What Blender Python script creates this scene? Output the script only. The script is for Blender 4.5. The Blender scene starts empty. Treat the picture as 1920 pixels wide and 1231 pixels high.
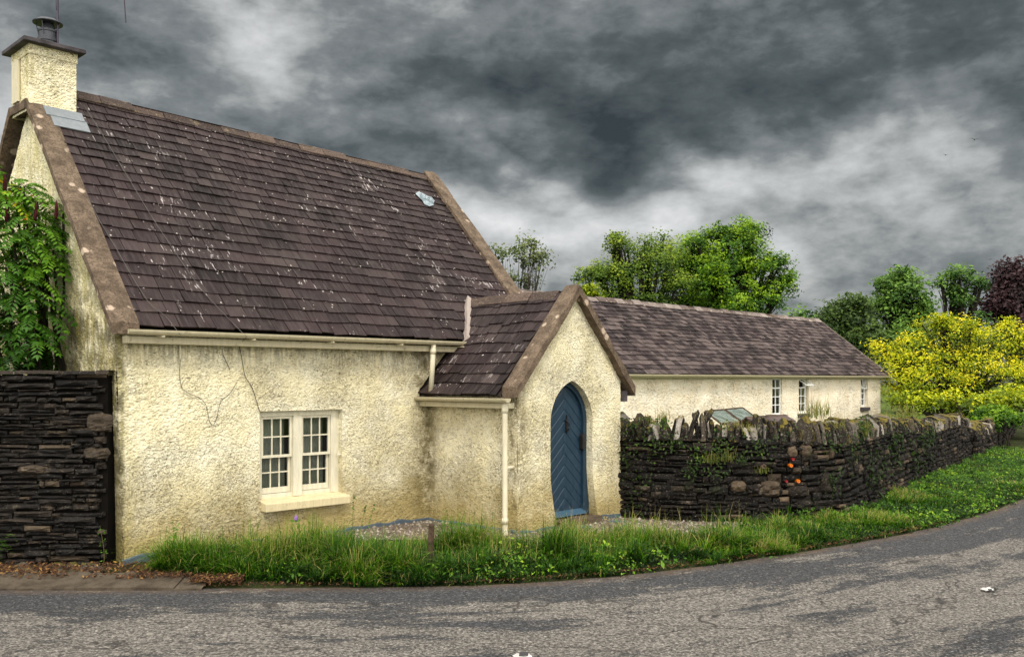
import bpy, math, random
import numpy as np
from math import radians, sin, cos, pi, tan, atan2

scene = bpy.context.scene
col = scene.collection
RNG = np.random.default_rng(7)
random.seed(7)

# ---------------------------------------------------------------- camera numbers (measured from the photograph)
F, CX, HY, CAMZ = 1755.0, 960.0, 712.0, 2.0
TH = radians(45.4)
P0 = (-4.2104, 10.15)                       # front left corner of the cottage
U = (cos(TH), sin(TH)); W = (-sin(TH), cos(TH))


def at(px, py, Y):
    return np.array([(px - CX) / F * Y, Y, CAMZ - (py - HY) / F * Y])


def wld(s, d, z=0.0):                       # cottage frame -> world
    return np.array([P0[0] + s * U[0] + d * W[0], P0[1] + s * U[1] + d * W[1], z])


# ---------------------------------------------------------------- numpy noise
def _hash(ix, iy, iz):
    h = (ix * 374761393 + iy * 668265263 + iz * 2147483647 + 1274126177) & 0xFFFFFFFF
    h = ((h ^ (h >> 13)) * 1274126177) & 0xFFFFFFFF
    h = (h ^ (h >> 16)) & 0xFFFFFFFF
    return h.astype(np.float64) / 4294967295.0


def vnoise(p):
    p = np.asarray(p, float)
    i = np.floor(p).astype(np.int64); f = p - i
    f = f * f * (3 - 2 * f)
    r = 0
    for dx in (0, 1):
        for dy in (0, 1):
            for dz in (0, 1):
                w = (f[:, 0] if dx else 1 - f[:, 0]) * (f[:, 1] if dy else 1 - f[:, 1]) * (f[:, 2] if dz else 1 - f[:, 2])
                r = r + w * _hash(i[:, 0] + dx, i[:, 1] + dy, i[:, 2] + dz)
    return r * 2 - 1


def fbm(p, oct=3, gain=0.5):
    p = np.asarray(p, float); a = 1; r = 0; t = 0
    for k in range(oct):
        r = r + a * vnoise(p * (2.03 ** k) + 17.3 * k); t += a; a *= gain
    return r / t


# ---------------------------------------------------------------- mesh builder
class MB:
    def __init__(s):
        s.V = []; s.n = 0; s.F = {}

    def add(s, v, f, tone=0.5, mi=0):
        v = np.asarray(v, float).reshape(-1, 3)
        if isinstance(f, np.ndarray):
            groups = {f.shape[1]: (f, np.broadcast_to(np.asarray(tone, float), (len(f),)))}
        else:
            groups = {}
            for k in set(len(x) for x in f):
                g = np.array([x for x in f if len(x) == k], int)
                groups[k] = (g, np.broadcast_to(np.asarray(tone, float) if np.ndim(tone) == 0 else np.float64(0.5), (len(g),)))
        for k, (g, t) in groups.items():
            s.F.setdefault(k, []).append((g + s.n, np.array(t, float), np.full(len(g), mi, np.int32)))
        s.V.append(v); s.n += len(v)
        return s

    def build(s, name, mats, parent=None, smooth=False, origin=None, bevel=0, rot=None):
        me = bpy.data.meshes.new(name)
        V = np.concatenate(s.V)
        if origin is not None:
            V = V - np.asarray(origin, float)
        me.vertices.add(len(V)); me.vertices.foreach_set('co', V.astype(np.float32).ravel())
        li = []; ls = []; tn = []; mi = []; st = 0
        for k, ch in s.F.items():
            for g, t, m in ch:
                li.append(g.ravel()); ls.append(st + np.arange(len(g)) * k); st += len(g) * k
                tn.append(t); mi.append(m)
        li = np.concatenate(li); ls = np.concatenate(ls)
        me.loops.add(len(li)); me.loops.foreach_set('vertex_index', li.astype(np.int32))
        me.polygons.add(len(ls)); me.polygons.foreach_set('loop_start', ls.astype(np.int32))
        me.polygons.foreach_set('material_index', np.concatenate(mi))
        me.polygons.foreach_set('use_smooth', np.full(len(ls), smooth))
        me.update(calc_edges=True); me.validate()
        if len(me.polygons) == len(ls):
            a = me.attributes.new('tone', 'FLOAT', 'FACE'); a.data.foreach_set('value', np.concatenate(tn).astype(np.float32))
        for m in (mats if isinstance(mats, (list, tuple)) else [mats]):
            me.materials.append(m)
        o = bpy.data.objects.new(name, me); col.objects.link(o)
        if parent is not None:
            o.parent = parent
        elif origin is not None:
            o.location = origin
        if bevel:
            b = o.modifiers.new('bevel', 'BEVEL'); b.width = bevel; b.segments = 2; b.limit_method = 'ANGLE'
        return o


BOXF = [(0, 3, 2, 1), (4, 5, 6, 7), (0, 1, 5, 4), (1, 2, 6, 5), (2, 3, 7, 6), (3, 0, 4, 7)]


def box(mb, x0, x1, y0, y1, z0, z1, tone=0.5, mi=0):
    return mb.add([(x0, y0, z0), (x1, y0, z0), (x1, y1, z0), (x0, y1, z0), (x0, y0, z1), (x1, y0, z1), (x1, y1, z1), (x0, y1, z1)], BOXF, tone, mi)


def hexa(mb, b, t, tone=0.5, mi=0):           # 4 bottom points, 4 top points
    return mb.add(list(b) + list(t), BOXF, tone, mi)


def prism(mb, poly, fn, a, b, tone=0.5, mi=0):  # extrude polygon (2-D) from a to b; fn(p,t)->xyz
    n = len(poly)
    v = [fn(p, a) for p in poly] + [fn(p, b) for p in poly]
    f = [tuple(range(n))[::-1], tuple(range(n, 2 * n))] + [(i, (i + 1) % n, n + (i + 1) % n, n + i) for i in range(n)]
    return mb.add(v, f, tone, mi)


def tube(mb, pts, rad, n=6, tone=0.5, mi=0, cap=True):
    P = np.asarray(pts, float); m = len(P)
    R = np.broadcast_to(np.asarray(rad, float), (m,))
    T = np.gradient(P, axis=0); T /= np.linalg.norm(T, axis=1)[:, None] + 1e-9
    ref = np.array([0.0, 0, 1.0]) if abs(T[0][2]) < 0.9 else np.array([1.0, 0, 0])
    v = []
    for i in range(m):
        a = np.cross(T[i], ref); a /= np.linalg.norm(a) + 1e-9
        b = np.cross(T[i], a); ref = -b if False else ref
        for k in range(n):
            q = 2 * pi * k / n
            v.append(P[i] + R[i] * (cos(q) * a + sin(q) * b))
    f = []
    for i in range(m - 1):
        for k in range(n):
            f.append((i * n + k, i * n + (k + 1) % n, (i + 1) * n + (k + 1) % n, (i + 1) * n + k))
    if cap:
        f.append(tuple(range(n))[::-1]); f.append(tuple((m - 1) * n + k for k in range(n)))
    return mb.add(v, f, tone, mi)


def lathe(mb, c, prof, n=24, tone=0.5):        # prof [(r,z)]
    v = [(c[0] + r * cos(2 * pi * k / n), c[1] + r * sin(2 * pi * k / n), c[2] + z) for r, z in prof for k in range(n)]
    m = len(prof)
    f = [(i * n + k, i * n + (k + 1) % n, (i + 1) * n + (k + 1) % n, (i + 1) * n + k) for i in range(m - 1) for k in range(n)]
    f.append(tuple(range(n))[::-1]); f.append(tuple((m - 1) * n + k for k in range(n)))
    return mb.add(v, f, tone)


def gridf(nu, nv, off=0, flip=False):          # nu x nv vertices, u fastest
    i, j = np.meshgrid(np.arange(nu - 1), np.arange(nv - 1), indexing='xy')
    a = (j * nu + i).ravel() + off
    q = np.stack([a, a + 1, a + nu + 1, a + nu], 1)
    return q[:, ::-1] if flip else q


# ---------------------------------------------------------------- tagging
def tag(o, label=None, cat=None, group=None, kind=None):
    if label: o['label'] = label
    if cat: o['category'] = cat
    if group: o['group'] = group
    if kind: o['kind'] = kind
    return o


def empty(name, loc=(0, 0, 0), rz=0.0):
    o = bpy.data.objects.new(name, None); col.objects.link(o)
    o.location = loc; o.rotation_euler = (0, 0, rz); o.empty_display_size = 0.2
    return o


# ---------------------------------------------------------------- node helpers
class Mat:
    def __init__(s, name):
        s.m = bpy.data.materials.new(name); s.m.use_nodes = True
        s.nt = s.m.node_tree; s.nt.nodes.clear()

    def n(s, typ, ins=None, **props):
        nd = s.nt.nodes.new('ShaderNode' + typ)
        for k, v in props.items():
            setattr(nd, k, v)
        for k, v in (ins or {}).items():
            if isinstance(v, bpy.types.NodeSocket):
                s.nt.links.new(v, nd.inputs[k])
            else:
                if isinstance(v, tuple) and len(v) == 3 and nd.inputs[k].type == 'RGBA':
                    v = v + (1,)
                nd.inputs[k].default_value = v
        return nd

    def obj(s):
        return s.n('TexCoord').outputs['Object']

    def mapv(s, v, scale=(1, 1, 1), loc=(0, 0, 0), rot=(0, 0, 0)):
        return s.n('Mapping', {'Vector': v, 'Scale': scale, 'Location': loc, 'Rotation': rot}).outputs[0]

    def noise(s, v, scale=5, detail=4, rough=0.55, dist=0.0):
        return s.n('TexNoise', {'Vector': v, 'Scale': scale, 'Detail': detail, 'Roughness': rough, 'Distortion': dist}).outputs['Fac']

    def vor(s, v, scale=5, feature='F1', out='Distance', rnd=1.0):
        return s.n('TexVoronoi', {'Vector': v, 'Scale': scale, 'Randomness': rnd}, feature=feature).outputs[out]

    def math(s, op, a, b=0.0, c=None, clamp=False):
        d = {0: a, 1: b}
        if c is not None: d[2] = c
        return s.n('Math', d, operation=op, use_clamp=clamp).outputs[0]

    def rng(s, v, a, b, c=0.0, d=1.0, smooth=True):
        return s.n('MapRange', {0: v, 1: a, 2: b, 3: c, 4: d}, interpolation_type='SMOOTHSTEP' if smooth else 'LINEAR').outputs[0]

    def mix(s, f, a, b, blend='MIX'):
        nd = s.n('Mix', {}, data_type='RGBA', blend_type=blend)
        for i, v in ((0, f), (6, a), (7, b)):
            if isinstance(v, bpy.types.NodeSocket): s.nt.links.new(v, nd.inputs[i])
            else: nd.inputs[i].default_value = (v + (1,)) if isinstance(v, tuple) else v
        return nd.outputs[2]

    def ramp(s, f, stops):
        nd = s.n('ValToRGB', {'Fac': f}); e = nd.color_ramp.elements
        while len(e) < len(stops): e.new(0.5)
        for i, (p, c) in enumerate(stops):
            e[i].position = p; e[i].color = c + (1,) if len(c) == 3 else c
        return nd.outputs[0]

    def xyz(s, v):
        nd = s.n('SeparateXYZ', {0: v}); return nd.outputs

    def tone(s, name='tone'):
        return s.n('Attribute', {}, attribute_name=name).outputs['Fac']

    def bump(s, h, strength=0.5, dist=0.02, normal=None):
        d = {'Height': h, 'Strength': strength, 'Distance': dist}
        if normal is not None: d['Normal'] = normal
        return s.n('Bump', d).outputs[0]

    def out(s, color, rough=0.8, normal=None, spec=0.3, metal=0.0, **kw):
        d = {'Base Color': color, 'Roughness': rough, 'Specular IOR Level': spec, 'Metallic': metal}
        d.update(kw)
        if normal is not None: d['Normal'] = normal
        b = s.n('BsdfPrincipled', d)
        o = s.n('OutputMaterial', {'Surface': b.outputs[0]})
        return s.m


def simple(name, c, rough=0.6, spec=0.3, metal=0.0, var=0.15, scale=9.0, bump=0.0):
    m = Mat(name); v = m.obj()
    n = m.noise(v, scale, 5, 0.6)
    dark = tuple(x * (1 - var) for x in c); lite = tuple(min(1, x * (1 + var)) for x in c)
    cc = m.mix(m.rng(n, 0.3, 0.7), dark, lite)
    nm = m.bump(m.noise(v, scale * 8, 4), bump, 0.01) if bump else None
    return m.out(cc, rough, nm, spec, metal)
# ================================================================ materials
def m_render(name, far=False):
    m = Mat(name); v = m.obj(); x = m.xyz(v)
    # thick painted roughcast: pebbly lumps, trowelled patches, grime low down and beneath the eaves
    lump = m.vor(m.mapv(v, (1, 1, 1.2)), 38 if not far else 15, 'SMOOTH_F1')
    rough_ = m.noise(v, 46 if not far else 17, 6, 0.66, 0.35)
    trow = m.noise(m.mapv(v, (1, 1, 2.4)), 11, 5, 0.62, 1.2)        # trowelled, smoother area
    tr = m.math('MULTIPLY', m.rng(x[0], 1.9, 0.9), m.rng(m.math('ADD', x[2], m.math('MULTIPLY', m.noise(v, 1.5, 4), 1.2)), 1.35, 1.9)) if not far else 0.0
    lump2 = m.math('ADD', m.math('MULTIPLY', rough_, m.math('SUBTRACT', 1.0, m.math('MULTIPLY', tr, 0.6))), m.math('MULTIPLY', m.math('MULTIPLY', trow, tr), 0.6)) if not far else rough_
    big = m.noise(v, 2.3, 4, 0.6)
    smooth_ = m.rng(m.noise(m.mapv(v, loc=(4, 2, 8)), 1.4, 4, 0.6), 0.38, 0.62, 0.62, 1.1)
    lump2 = m.math('MULTIPLY', lump2, smooth_); lump = m.math('MULTIPLY', lump, smooth_)
    h = m.math('ADD', m.math('MULTIPLY', rough_, 1.0), m.math('MULTIPLY', lump, -0.45))
    hue = ((0.885, 0.785, 0.505), (0.92, 0.85, 0.625)) if not far else ((0.88, 0.76, 0.56), (0.92, 0.84, 0.68))
    c = m.mix(m.rng(big, 0.35, 0.68), hue[0], hue[1])
    crev_shade = m.rng(h, 0.25, 0.14)  # hollows between lumps darkened in the colour, painted occlusion
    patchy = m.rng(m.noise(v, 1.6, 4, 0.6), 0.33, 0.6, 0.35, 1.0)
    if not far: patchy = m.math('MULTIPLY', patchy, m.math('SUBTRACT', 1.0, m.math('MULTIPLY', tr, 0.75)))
    c = m.mix(m.math('MULTIPLY', crev_shade, m.math('MULTIPLY', patchy, 0.5)), c, (0.34, 0.255, 0.12))
    if not far:
        ck = m.math('MULTIPLY', m.rng(trow, 0.40, 0.34), tr)
        c = m.mix(m.math('MULTIPLY', ck, 0.55), c, (0.20, 0.15, 0.07))
        rid = m.math('ABSOLUTE', m.math('SUBTRACT', m.noise(m.mapv(v, (1, 1, 1.7), loc=(2, 5, 1)), 24, 3, 0.55, 0.9), 0.5))
        sl = m.math('MULTIPLY', m.rng(rid, 0.030, 0.008), m.rng(m.noise(v, 13, 4, 0.6), 0.46, 0.56))
        c = m.mix(m.math('MULTIPLY', m.math('MULTIPLY', sl, smooth_), 0.85), c, (0.14, 0.10, 0.042))
    # low splash staining
    low = m.math('ADD', x[2], m.math('MULTIPLY', m.math('SUBTRACT', m.noise(v, 1.9, 5, 0.65), 0.5), 1.3))
    c = m.mix(m.rng(low, 1.0, 0.05, 0.0, 0.85), c, (0.40, 0.30, 0.095))
    spots = m.rng(m.noise(v, 17, 5, 0.7), 0.54, 0.68)
    c = m.mix(m.math('MULTIPLY', spots, m.rng(low, 1.2, 0.1, 0.03, 0.75)), c, (0.12, 0.095, 0.038))
    if not far:
        # drip grime beneath the eaves
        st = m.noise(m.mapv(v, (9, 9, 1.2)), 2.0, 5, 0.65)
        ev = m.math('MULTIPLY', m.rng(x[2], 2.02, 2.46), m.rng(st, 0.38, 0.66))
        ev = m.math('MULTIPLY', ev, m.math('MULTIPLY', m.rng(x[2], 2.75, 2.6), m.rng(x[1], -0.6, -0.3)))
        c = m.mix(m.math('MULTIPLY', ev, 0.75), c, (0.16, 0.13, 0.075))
        # damp corner between main wall and porch
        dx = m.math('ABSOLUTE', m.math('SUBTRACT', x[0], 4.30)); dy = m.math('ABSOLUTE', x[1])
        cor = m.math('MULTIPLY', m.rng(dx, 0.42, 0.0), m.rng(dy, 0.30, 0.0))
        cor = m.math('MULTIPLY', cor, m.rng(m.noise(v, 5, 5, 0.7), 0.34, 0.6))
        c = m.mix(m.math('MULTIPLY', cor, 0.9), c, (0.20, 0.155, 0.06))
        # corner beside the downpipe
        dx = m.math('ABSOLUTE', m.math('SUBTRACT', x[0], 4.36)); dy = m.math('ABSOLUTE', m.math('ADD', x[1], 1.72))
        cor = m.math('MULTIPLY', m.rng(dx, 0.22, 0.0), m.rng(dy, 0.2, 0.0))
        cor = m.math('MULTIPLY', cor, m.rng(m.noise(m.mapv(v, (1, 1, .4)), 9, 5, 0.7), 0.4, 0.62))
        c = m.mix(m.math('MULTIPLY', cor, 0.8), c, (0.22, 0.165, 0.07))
        # lower gable darkened in noisy patches
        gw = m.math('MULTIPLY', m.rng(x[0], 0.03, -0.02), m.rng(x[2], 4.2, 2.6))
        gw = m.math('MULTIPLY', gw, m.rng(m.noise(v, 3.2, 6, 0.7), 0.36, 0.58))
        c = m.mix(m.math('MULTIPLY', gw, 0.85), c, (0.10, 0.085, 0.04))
        gn = m.math('MULTIPLY', m.rng(x[0], 0.30, -0.02), m.rng(m.noise(m.mapv(v, (3, 3, .8)), 3, 5, 0.7), 0.42, 0.65))
        c = m.mix(m.math('MULTIPLY', gn, 0.5), c, (0.42, 0.36, 0.10))
    nb = m.bump(lump2, 1.0, 0.055 if not far else 0.08)
    nb = m.bump(m.math('MULTIPLY', lump, -1), 0.75, 0.03, nb)
    return m.out(c, 0.9, nb, 0.15)


def m_slate(name, streak, seed=0.0, moss=0.3, pale=0.0):
    m = Mat(name); v0 = m.obj(); v = m.mapv(v0, loc=(seed, seed * 1.7, seed * .3)); t = m.tone()
    base = m.ramp(t, [(0.0, (0.0085, 0.0058, 0.0056)), (0.35, (0.0175, 0.0120, 0.0115)), (0.75, (0.029, 0.0198, 0.0188)), (1.0, (0.055, 0.040, 0.037))])
    warm = m.noise(v, 1.1, 3, 0.5)
    base = m.mix(m.rng(warm, 0.35, 0.68, 0, 0.5), base, (0.036, 0.0205, 0.0215))
    grain = m.noise(m.mapv(v, streak), 1.0, 6, 0.7)
    base = m.mix(m.rng(grain, 0.42, 0.75, 0.0, 0.6), base, (0.062, 0.047, 0.042))
    base = m.mix(m.rng(grain, 0.45, 0.25, 0.0, 0.75), base, (0.010, 0.009, 0.010))
    # pale weather bleaching: short streaks following the pitch, only on some slates
    st = m.noise(m.mapv(v, tuple(k * (1.15 if k > 5 else 2.0) for k in streak), loc=(3, 1, 7)), 1.0, 3, 0.55)
    area = m.noise(v, 0.75, 3, 0.6)
    sel = m.math('MULTIPLY', m.rng(m.math('ADD', st, m.math('MULTIPLY', m.math('SUBTRACT', area, 0.5), 0.5)), 0.68, 0.715), m.rng(t, 0.3, 0.75))
    base = m.mix(m.math('MULTIPLY', sel, 0.75), base, (0.44, 0.395, 0.38))
    # lichen dots
    d = m.vor(v, 15, 'F1'); dsel = m.math('MULTIPLY', m.rng(m.math('ADD', d, m.math('MULTIPLY', m.math('SUBTRACT', m.noise(v, 40, 3), 0.5), 0.12)), 0.19, 0.13), m.rng(m.noise(v, 3.6, 4), 0.57, 0.63))
    base = m.mix(m.math('MULTIPLY', dsel, 0.85), base, (0.50, 0.45, 0.39))
    mo = m.math('MULTIPLY', m.rng(m.noise(v, 4.5, 5, 0.7), 0.62, 0.74), moss)
    base = m.mix(mo, base, (0.13, 0.085, 0.03))
    if pale: base = m.mix(m.math('MULTIPLY', m.rng(m.math('ADD', m.math('MULTIPLY', grain, .5), m.math('MULTIPLY', t, .5)), 0.35, 0.75), pale), base, (0.115, 0.087, 0.080))
    nb = m.bump(grain, 0.5, 0.008)
    return m.out(base, m.rng(grain, 0.3, 0.7, 0.75, 0.55), nb, 0.12)


def m_stone(name, cols, wet=0.3, lichen=(0.35, 0.32, 0.26), lich=0.5, moss=(0.06, 0.08, 0.015), mossamt=0.4, sc=1.0, topmoss=False):
    m = Mat(name); v = m.obj(); t = m.tone()
    c = m.ramp(t, cols)
    n1 = m.noise(m.mapv(v, (1, 1, 2.2)), 7 * sc, 6, 0.68)
    c = m.mix(m.rng(n1, 0.32, 0.62, 0.0, 0.8), m.mix(0.35, c, (0.006, 0.005, 0.005)), c)
    sp = m.noise(v, 42 * sc, 5, 0.72)
    c = m.mix(m.math('MULTIPLY', m.rng(sp, 0.56, 0.70), lich), c, lichen)
    bl = m.math('MULTIPLY', m.rng(m.noise(v, 5.5 * sc, 4, 0.6), 0.60, 0.70), lich * 0.7)
    c = m.mix(m.math('MULTIPLY', bl, m.rng(sp, 0.35, 0.6)), c, lichen)
    mm = m.rng(m.noise(v, 3.1, 5, 0.7), 0.56, 0.70, 0, mossamt)
    if topmoss:
        nz = m.xyz(m.n('NewGeometry').outputs['Normal'])[2]
        mm = m.math('MULTIPLY', m.rng(nz, 0.15, 0.75), m.rng(m.noise(v, 3.0, 4, 0.6), 0.38, 0.58, 0.05, 0.95))
    c = m.mix(mm, c, moss)
    nb = m.bump(n1, 0.8, 0.05); nb = m.bump(sp, 0.7, 0.015, nb)
    return m.out(c, m.rng(n1, 0.3, 0.7, 0.75, 0.75 - 0.35 * wet), nb, 0.15 + 0.3 * wet)


def m_leaf(name, stops, trans=0.35, rough=0.5):
    m = Mat(name); t = m.tone()
    c = m.ramp(t, stops)
    b = m.n('BsdfPrincipled', {'Base Color': c, 'Roughness': rough, 'Specular IOR Level': 0.25})
    tr = m.n('BsdfTranslucent', {'Color': m.mix(0.5, c, (0.30, 0.38, 0.02), 'MIX') if False else c})
    mx = m.n('MixShader', {0: trans, 1: b.outputs[0], 2: tr.outputs[0]})
    m.n('OutputMaterial', {'Surface': mx.outputs[0]})
    return m.m


def m_coping(name):
    m = Mat(name); v = m.obj()
    n = m.noise(v, 6, 6, 0.7); f = m.noise(v, 45, 5, 0.7)
    c = m.mix(m.rng(n, 0.3, 0.7), (0.075, 0.052, 0.034), (0.20, 0.145, 0.10))
    c = m.mix(m.rng(f, 0.55, 0.36, 0, 0.7), c, (0.035, 0.026, 0.018))
    d = m.vor(m.n('Vectors') if False else v, 5.0, 'F1')
    l = m.math('MULTIPLY', m.rng(m.math('ADD', d, m.math('MULTIPLY', m.math('SUBTRACT', f, .5), .35)), 0.27, 0.18), m.rng(m.noise(v, 1.7, 3), 0.46, 0.55))
    c = m.mix(m.math('MULTIPLY', l, 0.9), c, (0.46, 0.36, 0.27))
    return m.out(c, 0.9, m.bump(f, 0.7, 0.02), 0.2)


def m_paint(name, c, dirt=(0.18, 0.14, 0.07), amt=0.5, rough=0.45, sc=1.0):
    m = Mat(name); v = m.obj()
    n = m.noise(v, 14 * sc, 6, 0.7); n2 = m.noise(m.mapv(v, (8, 8, 1.5)), 3 * sc, 5, 0.65)
    cc = m.mix(m.rng(n2, 0.35, 0.65), tuple(x * 0.86 for x in c), c)
    cc = m.mix(m.math('MULTIPLY', m.rng(n, 0.58, 0.72), amt), cc, dirt)
    return m.out(cc, m.rng(n, .3, .7, rough, rough + .2), m.bump(n, 0.12, 0.01), 0.35)


M = {}
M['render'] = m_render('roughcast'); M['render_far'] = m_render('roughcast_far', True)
M['slate'] = m_slate('slate_main', (26, 3.2, 3.2), 0, 0.12)
M['slate_porch'] = m_slate('slate_porch', (3.2, 26, 3.2), 4.0, 0.25, 0.2)
M['slate_far'] = m_slate('slate_far', (15, 2.2, 2.2), 9.0, 0.6, 0.75)
M['ridge'] = m_stone('ridge_tile', [(0, (0.05, 0.035, 0.03)), (1, (0.13, 0.09, 0.07))], 0, (0.42, 0.33, 0.22), 0.55, (0.10, 0.075, 0.03), 0.6)
M['ridge_far'] = m_stone('ridge_tile_far', [(0, (0.09, 0.06, 0.05)), (1, (0.30, 0.25, 0.22))], 0, (0.60, 0.52, 0.44), 0.9, (0.10, 0.075, 0.03), 0.5, 0.35)
M['coping'] = m_coping('coping_stone')
M['cream'] = m_paint('cream_paint', (0.62, 0.56, 0.40), amt=0.45)
M['gutterpaint'] = m_paint('cream_gutter', (0.50, 0.44, 0.29), (0.09, 0.07, 0.03), 0.8, 0.5)
M['windowpaint'] = m_paint('window_paint', (0.66, 0.61, 0.46), (0.30, 0.24, 0.14), 0.5, 0.4)
M['sillpaint'] = m_paint('sill_paint', (0.66, 0.56, 0.34), (0.25, 0.18, 0.09), 0.4, 0.6)
M['white'] = m_paint('white_paint', (0.80, 0.80, 0.76), amt=0.2)
M['plinth'] = m_paint('plinth_paint', (0.075, 0.100, 0.125), (0.02, 0.02, 0.012), 0.9, 0.7)
M['lead'] = m_paint('lead_flashing', (0.19, 0.21, 0.225), (0.12, 0.12, 0.10), 0.6, 0.5)
M['valley'] = m_paint('valley_lead', (0.34, 0.28, 0.245), (0.15, 0.06, 0.03), 0.9, 0.7, 0.6)
M['black_iron'] = simple('black_iron', (0.012, 0.011, 0.011), 0.4, 0.4)
M['cowl'] = simple('cowl_metal', (0.045, 0.047, 0.055), 0.5, 0.4, 0.3, 0.4)
M['cap'] = simple('chimney_cap_stone', (0.06, 0.052, 0.055), 0.85, 0.2, 0, 0.4, 6, 0.4)
M['cable'] = simple('cable_black', (0.02, 0.017, 0.014), 0.6)
M['cable_grey'] = simple('cable_grey', (0.09, 0.08, 0.07), 0.6)
M['mast'] = simple('mast_metal', (0.05, 0.035, 0.055), 0.45, 0.4, 0.4)
M['wood'] = simple('weathered_post_wood', (0.055, 0.035, 0.022), 0.85, 0.2, 0, 0.5, 14, 0.5)
M['bark'] = simple('bark', (0.045, 0.036, 0.026), 0.9, 0.15, 0, 0.45, 5, 0.6)
M['bark_dark'] = simple('bark_dark', (0.018, 0.015, 0.011), 0.9, 0.15, 0, 0.4, 5, 0.5)
M['step'] = m_stone('step_slab', [(0, (0.10, 0.075, 0.05)), (1, (0.16, 0.12, 0.08))], 0.1, (0.30, 0.25, 0.18), 0.5, (0.03, 0.03, 0.01), 0.6)
M['stone_dark'] = m_stone('dark_slate_stone', [(0, (0.004, 0.003, 0.0022)), (0.5, (0.013, 0.0092, 0.0062)), (0.85, (0.036, 0.025, 0.016)), (1, (0.10, 0.072, 0.044))], 0.45, (0.22, 0.17, 0.11), 0.55, (0.03, 0.025, 0.008), 0.3)
M['stone_rubble'] = m_stone('rubble_stone', [(0, (0.003, 0.0024, 0.0018)), (0.55, (0.0075, 0.0055, 0.004)), (0.88, (0.024, 0.017, 0.011)), (1, (0.15, 0.105, 0.066))], 0.2, (0.30, 0.24, 0.17), 0.60, (0.02, 0.026, 0.006), 0.6)
M['stone_cope'] = m_stone('wall_top_stone', [(0, (0.008, 0.006, 0.005)), (0.5, (0.026, 0.020, 0.015)), (0.8, (0.10, 0.08, 0.06)), (1, (0.50, 0.45, 0.39))], 0.1, (0.50, 0.44, 0.36), 0.75, (0.135, 0.105, 0.014), 0.5, 1.0, True)
M['mortar_dark'] = simple('dark_joint', (0.006, 0.005, 0.004), 0.95, 0.05)


def m_door():
    m = Mat('blue_door_paint'); v = m.obj()
    n = m.noise(m.mapv(v, (5, 5, 2)), 4, 6, 0.7)
    c = m.mix(m.rng(n, 0.3, 0.7), (0.0065, 0.023, 0.042), (0.011, 0.034, 0.057))
    z = m.xyz(v)[2]
    c = m.mix(m.math('MULTIPLY', m.rng(z, 0.5, 0.15), m.rng(m.noise(v, 15, 5, .7), 0.5, 0.7, 0, .5)), c, (0.10, 0.13, 0.14))
    return m.out(c, m.rng(n, .3, .7, 0.42, 0.6), m.bump(m.noise(v, 60, 4), 0.08, 0.005), 0.4)


M['door'] = m_door()
M['weatherboard'] = m_paint('pale_blue_paint', (0.035, 0.085, 0.135), (0.10, 0.12, 0.12), 0.6, 0.5)


def m_glass():
    m = Mat('window_glass'); v = m.obj()
    g = m.n('BsdfGlossy', {'Color': (0.9, 0.93, 0.95, 1), 'Roughness': 0.03, 'Normal': m.bump(m.noise(v, 3, 2), 0.05, 0.05)})
    t = m.n('BsdfTransparent', {'Color': (0.72, 0.76, 0.72, 1)})
    fr = m.n('Fresnel', {'IOR': 1.45})
    mx = m.n('MixShader', {0: fr.outputs[0], 1: t.outputs[0], 2: g.outputs[0]})
    m.n('OutputMaterial', {'Surface': mx.outputs[0]})
    return m.m


M['glass'] = m_glass()
M['curtain'] = simple('net_curtain', (0.36, 0.36, 0.31), 0.9, 0.1, 0, 0.25, 4)
M['interior'] = simple('dark_interior', (0.012, 0.012, 0.011), 0.9, 0.05)


def m_patch():
    m = Mat('plastic_patch'); v = m.obj()
    n = m.noise(v, 7, 5, 0.7, 1.5)
    c = m.mix(m.rng(n, 0.35, 0.6), (0.06, 0.10, 0.12), (0.33, 0.39, 0.42))
    return m.out(c, 0.3, m.bump(n, 1.0, 0.05), 0.5)


M['patch'] = m_patch()


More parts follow.
